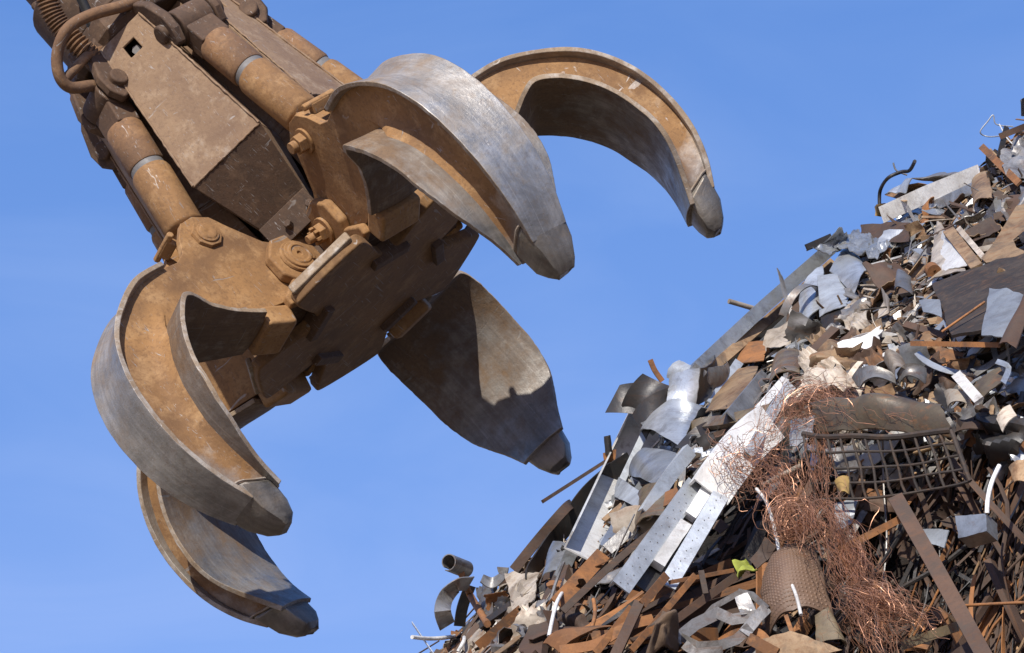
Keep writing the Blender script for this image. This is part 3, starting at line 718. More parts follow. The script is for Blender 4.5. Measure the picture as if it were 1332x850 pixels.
# long strips on the left edge
bar('long_strip', [(668, 742, .2), (700, 702, .2), (735, 662, .22), (745, 655, .2)], 13, 'brown', 'long straight brown strip sticking up at the left edge', smooth=6, roll=.2, th=.008, ref='the straight brown strip')
bar('long_strip', [(822, 600, .28), (795, 618, .3), (765, 645, .32), (738, 682, .32), (712, 715, .28), (694, 742, .22), (690, 765, .2)], 27, 'dark', 'long dark steel strip curving along the left edge of the heap', smooth=6, rolls=[.3, .4, .5, .6, .8, 1.0, 1.1], th=.006, ref='the curving dark strip')
quad('torn_sheet', [(716, 711, .35), (742, 708, .35), (728, 742, .33), (702, 760, .33)], 'galv', 'small shiny galvanised flap above the leaning brown plank', bend=(.02, 0), ref='the shiny galvanised flap')
bar('long_rod', [(707, 652, .15), (788, 600, .2)], 4.5, 'brown', 'thin rusty bar poking out into the sky at the left edge', 'rod', 'box', .005, ref='the thin poking bar')
quad('bent_bracket', [(785, 568, .2), (794, 566, .2), (796, 590, .2), (787, 592, .2)], 'dark', 'tiny dark bracket upright above the thin poking bar', 'bracket', bend=(.01, 0))
quad('torn_sheet', [(784, 590, .2), (802, 584, .2), (800, 600, .2), (786, 604, .2)], 'rust', 'small orange flap at the root of the thin poking bar', crumple=.01)
# bright tray + rail
bar('cable_tray', [(850, 535, .05), (812, 615, .12), (762, 728, .18)], 58, 'white', 'long bright white metal tray lying down the left edge of the heap', 'tray', 'U', .006, .05, ref='the bright white tray')
bar('steel_rail', [(1082, 322, .06), (995, 398, .08), (880, 505, .1), (838, 548, .1)], 18, 'galv', 'long pale galvanised rail lying along the upper left edge of the heap', 'rail', 'L', .006, .1, ref='the long pale rail')
bar('steel_rail', [(1085, 340, .0), (1000, 415, .02), (925, 480, .02)], 13, 'tan', 'brown rail just inside the long pale rail', 'rail', 'C', .006, -.2, ref='the brown rail')
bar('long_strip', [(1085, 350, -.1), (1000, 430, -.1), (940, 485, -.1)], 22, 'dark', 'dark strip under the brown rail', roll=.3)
pipe('steel_pipe', [(948, 392, .05), (982, 402, 0)], 3.5, 'pale', 'short pale pipe end poking left over the long pale rail', 'pipe', ref='the short pale pipe')
bar('steel_rail', [(955, 560, .0), (905, 620, .05)], 10, 'grey', 'short grey rail beside the white tray', 'rail', 'L')
bar('galvanised_strip', [(912, 478, .3), (878, 525, .32), (842, 560, .32)], 20, 'galv', 'shiny galvanised strip running down between the dark fan and the pale stained sheet', smooth=5, rolls=[.2, -.1, .3], kind='C', ref='the shiny strip by the fan')
bar('galvanised_strip', [(900, 585, .34), (868, 625, .36), (842, 668, .34)], 18, 'zinc', 'bright galvanised strip below the arched silver sheet', smooth=5, rolls=[.3, .1, .4], kind='C', ref='the bright strip below the arch')
bar('galvanised_strip', [(962, 470, .3), (925, 525, .33)], 12, 'zinc', 'narrow bright strip along the left of the tan rectangular sheet', kind='L')
bar('galvanised_strip', [(1070, 372, .12), (1010, 432, .14), (960, 478, .14)], 13, 'galv', 'silvery strip lying inside the dark strip along the pale rail', smooth=5, kind='L', roll=.3)
bar('galvanised_strip', [(855, 610, .2), (820, 660, .22), (790, 712, .24)], 20, 'galv', 'grey galvanised strip lying along the inner side of the white tray', smooth=5, roll=-.2, kind='C')
bar('galvanised_strip', [(842, 556, .18), (802, 640, .2)], 9, 'zinc', 'narrow bright lip strip along the outer side of the white tray', kind='L')
bar('galvanised_strip', [(1030, 500, .4), (1000, 545, .42), (975, 590, .42)], 14, 'zinc', 'bright strip across the top of the wide white bracket', smooth=5, roll=.2, kind='C')
bar('galvanised_strip', [(752, 700, .3), (728, 752, .32)], 16, 'galv', 'short silvery strip below the foot of the white tray', roll=.1)
# dark fan of sheets
quad('torn_sheet', [(787, 537, .3), (806, 501, .3), (845, 498, .25), (838, 540, .25)], 'dark', 'leftmost black sheet of the fan jutting into the sky', bend=(.0, .02), crumple=0., ragged=.0, ref='the leftmost fan sheet')
quad('torn_sheet', [(808, 528, .34), (836, 486, .34), (872, 502, .28), (842, 545, .3)], 'dark', 'middle black sheet of the fan, its peak highest', bend=(.02, -.03), crumple=0., ragged=.0, ref='the black sheet fan')
quad('torn_sheet', [(822, 540, .36), (868, 505, .3), (872, 548, .3), (840, 572, .33)], 'dark', 'lowest black sheet of the fan above the domed silver sheet', bend=(.03, .0), crumple=0., ragged=.0)
bar('curled_strip', [(846, 468, .2), (852, 482, .2), (862, 496, .2)], 7, 'rust', 'short rusty strip poking up behind the black sheet fan', smooth=4, roll=.4)
quad('torn_sheet', [(868, 492, .25), (884, 468, .25), (908, 480, .22), (900, 500, .25)], 'blue', 'blue-grey pointed sheet behind the pale stained sheet', bend=(.02, 0))
quad('torn_sheet', [(870, 489, .36), (911, 479, .36), (905, 527, .36), (867, 530, .36)], 'galv', 'pale stained sheet square right of the black sheet fan', bend=(.008, 0), ref='the pale stained square')
quad('torn_sheet', [(912, 480, .34), (930, 462, .26), (928, 505, .26), (905, 527, .34)], 'dark', 'dark side flap folded beside the pale stained sheet', bend=(.02, 0))
quad('curved_sheet', [(832, 562, .30), (866, 532, .36), (912, 527, .36), (888, 582, .33)], 'galv', 'shiny domed silver sheet in the left part of the heap', bend=(.01, .055), n=14, ref='the domed silver sheet')
quad('curved_sheet', [(818, 620, .33), (832, 588, .36), (884, 590, .34), (862, 634, .33)], 'galv', 'shiny silver sheet arched below the domed silver sheet', bend=(.015, .035), n=14, ref='the arched silver sheet')
quad('torn_sheet', [(804, 620, .42), (834, 640, .42), (828, 660, .42), (798, 646, .42)], 'blue', 'small smooth blue-grey plate above the white tray', bend=(.01, 0), ref='the small blue-grey plate')
bar('bent_strip', [(878, 572, .42), (905, 552, .44), (945, 545, .42), (1012, 530, .34)], 19, 'olive', 'thick bent brownish strip crossing below the rusted squares', smooth=6, rolls=[1.0, .9, .9, .8], th=.02, ref='the thick bent strip')
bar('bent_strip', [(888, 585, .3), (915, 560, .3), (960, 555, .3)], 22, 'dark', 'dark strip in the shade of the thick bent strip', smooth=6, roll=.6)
quad('torn_sheet', [(946, 484, .3), (986, 476, .3), (965, 530, .32), (917, 536, .34)], 'tan', 'tan rusted rectangular sheet left of centre', bend=(.006, 0), ref='the tan rectangular sheet')
quad('torn_sheet', [(966, 444, .22), (996, 442, .22), (994, 470, .24), (958, 472, .24)], 'rust', 'small orange rusted square sheet below the brown rail', ref='the orange square')
quad('torn_sheet', [(906, 480, .28), (945, 470, .28), (940, 500, .28), (902, 520, .3)], 'grey', 'curled grey sheet between the pale square and tan sheet', bend=(.05, .02))
bar('steel_strip', [(1000, 490, .34), (955, 545, .36)], 26, 'galv', 'light grey rust-spotted strip right of the tan rectangular sheet', 'metal strip', 'C', .005, .1)
bar('steel_strip', [(1022, 492, .3), (980, 540, .33)], 11, 'white', 'narrow white strip beside the light grey rust-spotted strip', 'metal strip', 'C', .005, -.3)
quad('torn_sheet', [(998, 430, .2), (1035, 415, .2), (1025, 455, .22), (985, 470, .22)], 'pale', 'cream rusted sheet right of the orange square', crumple=.02)
quad('torn_sheet', [(1005, 470, .25), (1040, 455, .25), (1040, 485, .25), (1000, 500, .25)], 'olive', 'grimy sheet below the cream rusted sheet', bend=(.03, 0))
# tall blade + blue sheets
quad('pointed_sheet', [(1010, 349, .15), (1018, 362, .15), (1036, 412, .12), (1030, 415, .12)], 'grey', 'thin pointed grey blade standing against the sky', 'sheet metal', ref='the pointed grey blade')
bar('thin_strip', [(1032, 410, .12), (1040, 450, .12)], 3, 'grey', 'thin strip hanging from the pointed grey blade')
quad('torn_sheet', [(1064, 359, .35), (1106, 361, .35), (1102, 398, .35), (1067, 412, .35)], 'blue', 'dented blue-grey sheet square below the crumpled foil', bend=(.012, 0), ref='the dented blue-grey square')
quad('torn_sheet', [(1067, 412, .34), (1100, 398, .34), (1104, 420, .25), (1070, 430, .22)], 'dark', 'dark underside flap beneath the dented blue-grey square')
quad('torn_sheet', [(1040, 385, .15), (1070, 345, .18), (1072, 400, .2), (1042, 430, .2)], 'galv', 'big smooth silvery sheet left of the dented blue-grey square', bend=(.02, 0))
quad('torn_sheet', [(1080, 352, .22), (1105, 322, .22), (1128, 352, .28), (1110, 385, .3)], 'galv', 'clear-looking silver sheet above the dented blue-grey square', bend=(.03, .01))
quad('crumpled_foil', [(1086, 318, .2), (1115, 298, .2), (1158, 316, .24), (1140, 336, .26)], 'galv', 'crumpled bright foil at the upper left edge of the heap', 'foil', crumple=.022, freq=16, n=22, ref='the crumpled foil')
quad('crumpled_foil', [(1050, 324, .1), (1095, 300, .15), (1110, 312, .2), (1080, 330, .18)], 'galv', 'silvery crumpled foil at the tip of the upper left edge', 'foil', crumple=.022, freq=16, n=18)
bar('dark_strip', [(1050, 322, .12), (1082, 308, .15)], 9, 'dark', 'dark strip end poking out at the left of the crumpled foil', th=.01)
quad('torn_sheet', [(1119, 292, .26), (1181, 289, .26), (1180, 314, .28), (1121, 317, .28)], 'brown', 'dark brown crumpled sheet below the white slat', crumple=.012, ref='the dark brown crumpled sheet')
# top: white slat
bar('white_strip', [(1146, 280, .3), (1205, 253, .32), (1273, 226, .3)], 22, 'white', 'long white slat lying near the top of the heap', th=.008, roll=.15, ref='the long white slat')
bar('white_strip', [(1200, 275, .25), (1275, 240, .25)], 14, 'galv', 'second silvery slat tucked under the long white slat', roll=.4)
quad('torn_sheet', [(1262, 242, .32), (1284, 222, .32), (1291, 258, .34), (1266, 268, .34)], 'tan', 'tan flap at the right end of the long white slat', bend=(.02, 0))
quad('torn_sheet', [(1150, 253, .18), (1195, 238, .2), (1240, 244, .22), (1176, 262, .22)], 'tan', 'flat brownish sheet above the long white slat', bend=(.01, 0))
quad('torn_sheet', [(1185, 232, .15), (1225, 226, .15), (1278, 217, .18), (1232, 240, .2)], 'grey', 'dark grey ridge sheet along the top skyline', crumple=.02)
quad('torn_sheet', [(1153, 250, .2), (1172, 236, .2), (1188, 230, .2), (1176, 248, .2)], 'galv', 'small pale torn sheet beside the black cable loop', crumple=.03)
pipe('black_cable', [(1144, 268, .15), (1145, 248, .15), (1155, 232, .15), (1172, 224, .15), (1183, 222, .15), (1190, 210, .15)], 2.4, 'black', 'black cable looping into the sky near the top', 'cable', ref='the black cable loop')
pipe('thin_wire', [(1162, 212, .15), (1166, 222, .15), (1180, 228, .15)], 1.2, 'galv', 'short silver wire inside the black cable loop', 'wire')
quad('foam_lump', [(1135, 268, .2), (1152, 264, .2), (1150, 280, .22), (1136, 280, .22)], 'mustard', 'mustard foam scrap under the black cable loop', 'foam', crumple=.03, th=.03)
pipe('thin_wire', [(1302, 177, .1), (1285, 178, .1), (1275, 172, .1), (1285, 158, .1), (1292, 150, .1), (1296, 162, .1), (1318, 165, .1)], .9, 'blue', 'thin blue wire sticking out against the sky at top right', 'wire', ref='the thin blue wire')
pipe('thin_wire', [(1300, 162, .1), (1310, 180, .1), (1322, 192, .1)], .9, 'white', 'thin white wire crossing the blue one at top right', 'wire')
quad('torn_sheet', [(1327, 130, .1), (1345, 118, .1), (1350, 150, .1), (1330, 152, .1)], 'grey', 'grey scrap at the very top right corner of the heap', crumple=.03)
bar('dark_strip', [(1310, 165, .15), (1300, 205, .15)], 7, 'dark', 'dark bent strip upright below the thin blue wire', roll=.4, th=.008)
bar('steel_strip', [(1276, 190, .25), (1325, 238, .28)], 9, 'rust', 'straight orange rusted strip at the top right', th=.008, ref='the top orange strip')
quad('torn_sheet', [(1302, 196, .2), (1340, 175, .2), (1345, 228, .25), (1308, 232, .25)], 'grey', 'crumpled brownish-grey sheet at the top right edge', crumple=.04, freq=8, n=14, ref='the crumpled top sheet')
bar('bent_strip', [(1300, 178, .2), (1320, 170, .2), (1345, 160, .2)], 8, 'brown', 'brown strip above the crumpled top sheet', smooth=4)
# upper middle
quad('pale_plate', [(1219, 288, .36), (1226, 292, .36), (1256, 352, .36), (1205, 369, .36)], 'pale', 'tall pointed cream plate in the upper middle of the heap', 'sheet metal', bend=(.01, .0), ref='the pointed cream plate')
quad('pale_plate', [(1222, 300, .38), (1232, 300, .38), (1258, 345, .4), (1225, 352, .38)], 'white', 'white plate overlapping the pointed cream plate', 'sheet metal')
bar('timber_batten', [(1233, 298, .4), (1270, 346, .42)], 15, 'tan', 'grey-brown batten right of the pointed cream plate', 'batten', 'box', .01, .2, ref='the grey-brown batten')
bar('timber_batten', [(1246, 296, .36), (1282, 338, .38)], 7, 'pale', 'narrow pale batten beside the grey-brown batten', 'batten', 'box', .01)
mbp = [(1322, 268), (1345, 262), (1345, 290), (1318, 312), (1322, 322), (1340, 330), (1300, 338), (1283, 342), (1276, 336), (1290, 320)]
mb = MB(); A = [H(x, y, .4) for x, y in mbp]; mb.prism(A, [p + (p - CAM).normalized() * .012 for p in A])
hero(mb.build('gusset_plate', MS['tan'], None, 30, mw=centre_frame(mb)), 'Y-shaped brown gusset plate with cut-out at the right edge', 'plate', 'the brown gusset plate', mid(mbp))
quad('steel_plate', [(1213, 369, .42), (1340, 328, .46), (1345, 425, .46), (1238, 436, .46)], 'iron', 'large flat dark brown steel plate at the right', 'steel plate', th=.012, bend=(.01, 0), ref='the big brown plate')
quad('torn_sheet', [(1287, 374, .55), (1334, 384, .55), (1311, 440, .55), (1276, 436, .55)], 'blue', 'light blue-grey sheet leaning on the big brown plate', bend=(.006, 0), ref='the light blue-grey sheet')
quad('torn_sheet', [(1330, 388, .6), (1345, 392, .6), (1322, 452, .56), (1298, 452, .54)], 'brown', 'brown folded sheet in front of the light blue-grey sheet', bend=(.02, 0))
pipe('thin_rod', [(1225, 432, .5), (1281, 393, .55)], 1.6, 'rust', 'thin rusty rod slanting across the big brown plate', ref='the thin slanting rod')
bar('steel_strip', [(1184, 447, .4), (1300, 449, .45)], 6.5, 'rust', 'long thin orange bar lying level below the big brown plate', 'steel bar', 'L', .004, ref='the level orange bar')
curl('washer', (1212, 350, .45), (1216, 354, .42), 10, 1.0, 'rust', 'round rusty disc under the pointed cream plate', th=.03)
bar('metal_strip', [(1243, 486, .5), (1273, 520, .5)], 13, 'white', 'short white strip end below the level orange bar', th=.01, roll=.1, ref='the short white strip')
quad('torn_sheet', [(1262, 505, .42), (1300, 478, .42), (1312, 492, .42), (1275, 522, .42)], 'olive', 'grey-green plate right of the short white strip', bend=(.01, 0))
bar('bent_strip', [(1296, 470, .5), (1312, 478, .5), (1305, 498, .5)], 7, 'galv', 'shiny bent bracket strip at the right edge', smooth=4, roll=.3)
quad('torn_sheet', [(1228, 510, .4), (1260, 512, .42), (1258, 525, .42), (1232, 530, .42)], 'pale', 'pale cream offcut under the short white strip', bend=(.02, 0))
# star of bent grey strips
for (c4, lb) in ((((1108, 492, .4), (1160, 484, .42), (1168, 500, .42), (1118, 505, .4)), 'left blade of the star of bent grey strips'),
                 (((1150, 470, .4), (1172, 462, .42), (1182, 484, .45), (1164, 494, .42)), 'upper blade of the star of bent grey strips'),
                 (((1166, 486, .45), (1205, 480, .4), (1202, 498, .4), (1170, 500, .42)), 'right blade of the star of bent grey strips')):
    quad('bent_strip', c4, 'grey' if 'upper' not in lb else 'pale', lb, bend=(.04, -.02), ref=('the star of strips' if 'right' in lb else None))
quad('crumpled_lump', [(1040, 470, .35), (1085, 455, .38), (1112, 500, .38), (1048, 510, .36)], 'pale', 'big crumpled cream sheet lump above the copper wire', 'sheet metal', crumple=.06, freq=7, n=18, ref='the crumpled cream lump')
quad('crumpled_lump', [(1050, 440, .3), (1080, 430, .32), (1100, 455, .36), (1070, 475, .36)], 'tan', 'crumpled tan sheet above the big cream lump', 'sheet metal', crumple=.05, freq=8, n=14)
quad('crumpled_sheet', [(1098, 395, .35), (1130, 388, .35), (1128, 425, .38), (1100, 432, .36)], 'pale', 'crumpled cream sheet right of the blue-grey square', crumple=.045, freq=9, n=14)
quad('torn_sheet', [(1142, 405, .42), (1155, 382, .42), (1168, 400, .42), (1142, 414, .42)], 'pale', 'small bright pointed offcut in the middle of the heap', fold=.05)
quad('torn_sheet', [(1168, 362, .4), (1185, 360, .4), (1186, 383, .42), (1165, 385, .4)], 'grey', 'small hooded grey offcut above the small bright pointed offcut', bend=(.04, 0))
quad('torn_sheet', [(1196, 392, .4), (1222, 390, .42), (1225, 413, .42), (1200, 405, .42)], 'blue', 'small pale blue plate left of the big brown plate', bend=(.006, 0))
# lower middle: bracket, perforated beam
bar('bent_bracket', [(1005, 548, .42), (975, 575, .44), (950, 605, .42), (925, 640, .4)], 52, 'white', 'wide bent white bracket streaked with rust beside the copper wire', 'bracket', 'C', .008, .1, smooth=5, ref='the wide white bracket')
beam = bpy.data.objects.new('perforated_channel', None); C.objects.link(beam); beam.location = H(870, 700, .4)
hero(beam, 'twin-railed perforated galvanised channel with white blocks, lying in the middle', 'channel', 'the perforated channel', (875, 700))
bpy.context.view_layer.update()
def child_fix(o, par):
    o.parent = par; o.matrix_basis = Matrix.Translation(-par.location) @ o.matrix_basis; return o
def rail(path, wpx, kind, mat, nm, roll=0.): return child_fix(bar(nm, path, wpx, mat, None, kind=kind, th=.006, roll=roll, parent=beam), beam)
beam2 = beam
r1 = rail([(906, 629, .43), (808, 764, .43)], 25, 'C', 'zinc', 'rail', .05)
r2 = rail([(938, 643, .40), (868, 762, .40)], 22, 'C', 'zinc', 'rail', -.12)
child_fix(bar('backing', [(924, 640, .33), (838, 768, .33)], 30, 'dark', None, th=.008, parent=beam), beam)
def blk(a, b, wpx): return child_fix(bar('block', [a, b], wpx, 'white', None, kind='box', th=.01, parent=beam, jag=.004), beam)
blk((921, 634, .40), (899, 670, .40), 15); blk((893, 679, .41), (857, 733, .41), 16)
for (a, b, wp, nn) in (((906, 629, .432), (808, 764, .432), 19, 13), ((938, 643, .402), (868, 762, .402), 8, 9)):
    mb = MB(); Pa, Pb = H(*a), H(*b)
    for k in range(nn):
        for sgn in (-1, 1):
            p = Pa.lerp(Pb, (k + .5 + sgn * .18) / nn); vw = (CAM - p).normalized(); d = (Pb - Pa).normalized(); wd = d.cross(vw).normalized()
            q = p + wd * sgn * wp * .22 * 9.5 / FPX; mb.lathe(q - vw * .002, q + vw, [(0, .002), (.003, .0016)], 7)
    o = mb.build('perforation', MS['grey'], beam, mw=centre_frame(mb)); o['kind'] = 'stuff'; o.matrix_basis = Matrix.Translation(-beam.location) @ o.matrix_basis
bar('steel_angle', [(732, 795, .28), (790, 740, .32), (850, 690, .36), (905, 655, .34)], 9, 'brown', 'long rusted angle bar running up beside the perforated channel', 'steel bar', 'L', .006, .2, smooth=4, ref='the long rusted angle')
bar('steel_angle', [(725, 785, .26), (785, 720, .28)], 20, 'rust', 'wide orange rusted strip above the long rusted angle', 'steel bar', 'L', .006, .1, ref='the wide orange strip')
bar('steel_strip', [(790, 715, .3), (818, 690, .3)], 16, 'grey', 'short grey strip under the white tray', roll=.3)
quad('torn_sheet', [(828, 650, .3), (868, 628, .3), (862, 672, .3), (825, 690, .28)], 'olive', 'dark olive sheet standing left of the perforated channel', bend=(.03, 0))
quad('torn_sheet', [(865, 640, .34), (880, 633, .34), (885, 650, .34), (862, 658, .34)], 'rust', 'small bright orange sliver beside the dark olive sheet')
# black wire grid
grid = bpy.data.objects.new('wire_grid', None); C.objects.link(grid); grid.location = H(1140, 605, .5)
hero(grid, 'bent black wire grid basket lying across the right of the heap', 'wire grid', 'the black wire grid', (1140, 605))
def gp(u, v): 
    px = 1045 + 192 * u - 10 * v * (1 - u) ; py = 565 + 7 * math.sin(u * 3.0) + v * (86 - 20 * u) - 6 * u
    return H(px + 25 * v, py, .52 - .12 * v) + Vector((mnoise.noise(Vector((u * 4, v * 3, 1))), mnoise.noise(Vector((u * 4, v * 3, 5))), mnoise.noise(Vector((u * 4, v * 3, 9))))) * .007
def gpipe(nm, pts, r): 
    mb = MB(); mb.tube(pts, r, 7); o = mb.build(nm, MS['iron'], grid, 50); o.matrix_basis = Matrix.Translation(-grid.location); return o
gpipe('rim', [gp(i / 12, 0) for i in range(13)], .011); gpipe('rim', [gp(1, i / 6) for i in range(7)], .008)
for k in range(1, 5): gpipe('cross_wire', [gp(i / 12, k / 4) for i in range(13)], .0048)
for k in range(0, 12): gpipe('upright_wire', [gp(k / 12, i / 6) for i in range(7)], .0048)
quad('curved_sheet', [(1056, 536, .38), (1228, 534, .42), (1243, 570, .45), (1064, 560, .42)], 'olive', 'grimy olive sheet roll behind the black wire grid', bend=(.02, .07), crumple=.02, freq=5, n=20, ref='the olive sheet roll')
bar('bent_strip', [(1052, 536, .4), (1120, 534, .46), (1200, 534, .46)], 6, 'pale', 'pale rim strip along the top of the olive sheet roll', smooth=4, th=.01)
quad('torn_sheet', [(1084, 626, .55), (1104, 620, .55), (1104, 643, .55), (1092, 641, .55)], 'mustard', 'small cream-yellow flap under the black wire grid', bend=(.015, 0), ref='the cream-yellow flap')
quad('torn_sheet', [(1075, 585, .35), (1105, 575, .38), (1118, 608, .4), (1085, 618, .38)], 'grey', 'grey crumpled sheet seen through the black wire grid', crumple=.03)
quad('torn_sheet', [(1085, 650, .35), (1115, 645, .35), (1110, 680, .36), (1090, 690, .36)], 'blue', 'blue-grey wrinkled scrap below the cream-yellow flap', crumple=.03)
pipe('steel_pipe', [(992, 632, .3), (1042, 606, .35)], 4, 'pale', 'short pale pipe half buried in the copper wire', 'pipe')
quad('torn_sheet', [(1028, 545, .42), (1062, 540, .44), (1055, 570, .42), (1025, 578, .4)], 'galv', 'crumpled shiny grey scrap under the copper wire bunch', crumple=.03)
# flat bars lower right
fb_ = bpy.data.objects.new('flat_bar', None); C.objects.link(fb_); fb_.location = H(1220, 750, .7)
hero(fb_, 'long rusted flat bar slanting down with a welded side arm, lower right', 'steel bar', 'the long flat bar', (1220, 750))
child_fix(bar('bar', [(1164, 645, .62), (1210, 725, .72), (1282, 856, .8)], 19, 'brown', None, th=.012, parent=fb_, roll=.1), fb_)
child_fix(bar('side_arm', [(1170, 676, .6), (1092, 716, .62)], 9, 'rust', None, kind='L', th=.008, parent=fb_), fb_)
child_fix(bar('side_arm', [(1093, 714, .6), (1122, 752, .58)], 16, 'rust', None, th=.008, parent=fb_), fb_)
pipe('thin_rod', [(1255, 788, .7), (1290, 786, .7), (1335, 784, .7)], 2, 'rust', 'thin orange rod lying level at the lower right', ref='the level thin rod')
quad('torn_sheet', [(1235, 850, .62), (1262, 832, .65), (1290, 860, .65), (1240, 870, .62)], 'brown', 'dark brown plate at the foot of the long flat bar')
bar('steel_strip', [(1172, 840, .5), (1245, 815, .55)], 12, 'olive', 'short olive strip behind the long flat bar', roll=.2)
jb = quad('junction_box', [(1243, 672, .5), (1283, 668, .5), (1284, 690, .5), (1246, 700, .5)], 'galv', 'small dented grey box open at the top, lower right', 'metal box', th=.06, crumple=.008, ref='the small grey box')
pipe('white_rod', [(1300, 606, .5), (1290, 628, .52), (1285, 650, .52), (1284, 668, .5)], 3, 'white', 'bent white rod dropping to the small grey box', 'rod', ref='the bent white rod')
quad('torn_sheet', [(1312, 608, .5), (1345, 600, .5), (1345, 632, .5), (1318, 628, .5)], 'tan', 'tan flap at the right edge above the reeds of thin rod', bend=(.02, 0))
quad('perforated_sheet', [(1296, 545, .5), (1314, 527, .5), (1322, 540, .5), (1304, 562, .5)], 'pale', 'small perforated pale strip at the right edge', bend=(.01, 0))
quad('torn_sheet', [(1200, 690, .2), (1235, 690, .25), (1228, 712, .25), (1205, 706, .25)], 'blue', 'pale bluish sheet deep behind the long flat bar', crumple=.01)
# tread plate roll
M_TREAD = scrap_mat('worn_tread_steel', (.17, .105, .066), (.11, .066, .042), (.2, .1, .045), rusty=.2, rough=.6, grime=.3)
A, B, C2, D2 = H(992, 752, .42), H(1062, 714, .42), H(1084, 800, .5), H(1000, 828, .48)
mb = grid_sheet(A, B, C2, D2, .008, (.085, .03), .016, 5, n=40, ragged=.03)
tp = mb.build('tread_plate', M_TREAD, None, 40, mw=centre_frame(mb)); hero(tp, 'rolled brown tread plate with rows of raised bumps, low in the middle', 'tread plate', 'the tread plate', (1035, 775))
me = tp.data; mb = MB(); n_ = 40; ctr = tp.matrix_local.to_translation()
for i in range(2, 39):
    for j in range(2, 39):
        if i % 2 == 0 and j % 2 == 0:
            p = me.vertices[i * 41 + j].co; nn = me.vertices[i * 41 + j].normal
            if nn.dot(CAM - ctr) < 0: nn = -nn
            mb.lathe(p - nn * .001, p + nn, [(0, .0055), (.002, .004), (.003, .0015)], 6)
bp = mb.build('raised_bump', M_TREAD, tp, 60); bp['kind'] = 'stuff'
quad('curved_sheet', [(1060, 800, .55), (1072, 795, .5), (1100, 842, .55), (1062, 838, .58)], 'olive', 'small brown curved flap in front of the tread plate', bend=(.04, 0))
quad('tan_plate', [(985, 832, .58), (1030, 822, .6), (1095, 845, .62), (1000, 870, .58)], 'tan', 'lit tan plate along the bottom edge under the tread plate', 'sheet metal', crumple=.012, ref='the lit tan plate')
bar('bent_strip', [(936, 835, .5), (958, 823, .52), (985, 822, .55), (1000, 835, .55)], 9, 'rust', 'bent orange strip left of the lit tan plate', smooth=5, th=.01)
bar('bent_strip', [(973, 830, .6), (1010, 850, .6)], 14, 'rust', 'short thick orange strip at the bottom edge', th=.012)
quad('lime_rag', [(953, 734, .42), (972, 726, .44), (988, 742, .44), (960, 756, .44)], 'lime', 'crumpled bright lime green rag low in the middle of the heap', 'rag', crumple=.035, freq=14, n=16, th=.006, ref='the lime green rag')
quad('torn_sheet', [(974, 728, .36), (996, 704, .36), (1012, 716, .36), (985, 740, .36)], 'brown', 'brown flap standing behind the lime green rag', fold=.03)
pipe('white_cable', [(984, 636, .42), (998, 655, .45), (1008, 690, .5), (1018, 735, .5), (1034, 770, .62), (1042, 800, .66)], 2.3, 'white', 'white cable drooping down past the lime green rag', 'cable', ref='the drooping white cable')
# die-cut skeleton plate
sk = bpy.data.objects.new('cut_out_plate', None); C.objects.link(sk); sk.location = H(950, 805, .55)
hero(sk, 'grey steel skeleton plate with large cut-out holes, at the bottom', 'sheet metal', 'the cut-out plate', (950, 805))
for pth, wp in (([(880, 832, .5), (905, 812, .52), (936, 797, .53)], 15), ([(912, 808, .52), (928, 790, .54), (962, 771, .55)], 7), ([(930, 796, .53), (952, 806, .55), (990, 800, .56)], 14), ([(960, 770, .55), (978, 774, .55), (998, 792, .56)], 8), ([(998, 790, .56), (984, 804, .57), (968, 824, .58)], 15), ([(884, 828, .5), (908, 840, .54), (940, 838, .56)], 10), ([(936, 840, .56), (958, 832, .57), (976, 816, .58)], 13), ([(890, 838, .55), (905, 850, .57), (940, 846, .58)], 12)):
    child_fix(bar('web', pth, wp, 'grey', None, th=.005, parent=sk, roll=random.uniform(-.25, .25)), sk)
child_fix(quad('tab', [(955, 776, .56), (972, 772, .56), (982, 795, .57), (962, 800, .57)], 'grey', None, parent=sk, crumple=.02), sk)
quad('brown_rag', [(834, 818, .5), (868, 806, .5), (880, 840, .52), (842, 862, .5)], 'cloth', 'bundled crumpled brown rag at the bottom of the heap', 'rag', crumple=.07, freq=10, n=22, bend=(.06, .06), th=.01, ref='the brown rag bundle')
# rusted bars at the bottom
for k, (a, b, wp, kd, mt, lb) in enumerate((
    ((905, 748, .45), (822, 846, .48), 8, 'L', 'rust', 'long orange angle bar left of the lime green rag'),
    ((960, 748, .4), (880, 806, .42), 10, 'box', 'brown', 'brown square bar ending at the lime green rag'),
    ((868, 748, .45), (836, 786, .45), 11, 'L', 'rust', 'short orange angle bar under the perforated channel'),
    ((832, 782, .45), (800, 852, .45), 13, 'L', 'brown', 'stubby brown angle bar left of the brown rag bundle'),
    ((822, 790, .43), (775, 850, .43), 9, 'L', 'rust', 'orange angle bar beside the stubby brown angle bar'),
    ((912, 742, .5), (918, 772, .48), 7, 'flat', 'brown', 'short upright brown strip crossing the orange angle bar'),
    ((800, 812, .35), (880, 770, .38), 6, 'box', 'brown', 'thin brown bar above the brown rag bundle'),
    ((870, 758, .42), (955, 742, .42), 5, 'flat', 'rust', 'thin orange strip pointing at the lime green rag'),
    ((1022, 800, .6), (1040, 850, .6), 5, 'flat', 'rust', 'thin orange strip before the tread plate'))):
    bar('steel_angle', [a, b], wp, mt, lb, 'steel bar', kd, .006, random.uniform(-.3, .3))
quad('rusted_sheet', [(706, 836, .36), (752, 822, .38), (800, 815, .4), (728, 850, .38)], 'rust', 'flat orange rusted sheet at the bottom left', bend=(.03, .01), ref='the flat orange sheet')
bar('bent_strip', [(728, 846, .42), (775, 838, .42), (815, 815, .42), (850, 805, .42)], 13, 'rust', 'long curved orange strip along the bottom left', smooth=5, roll=.3, th=.008)
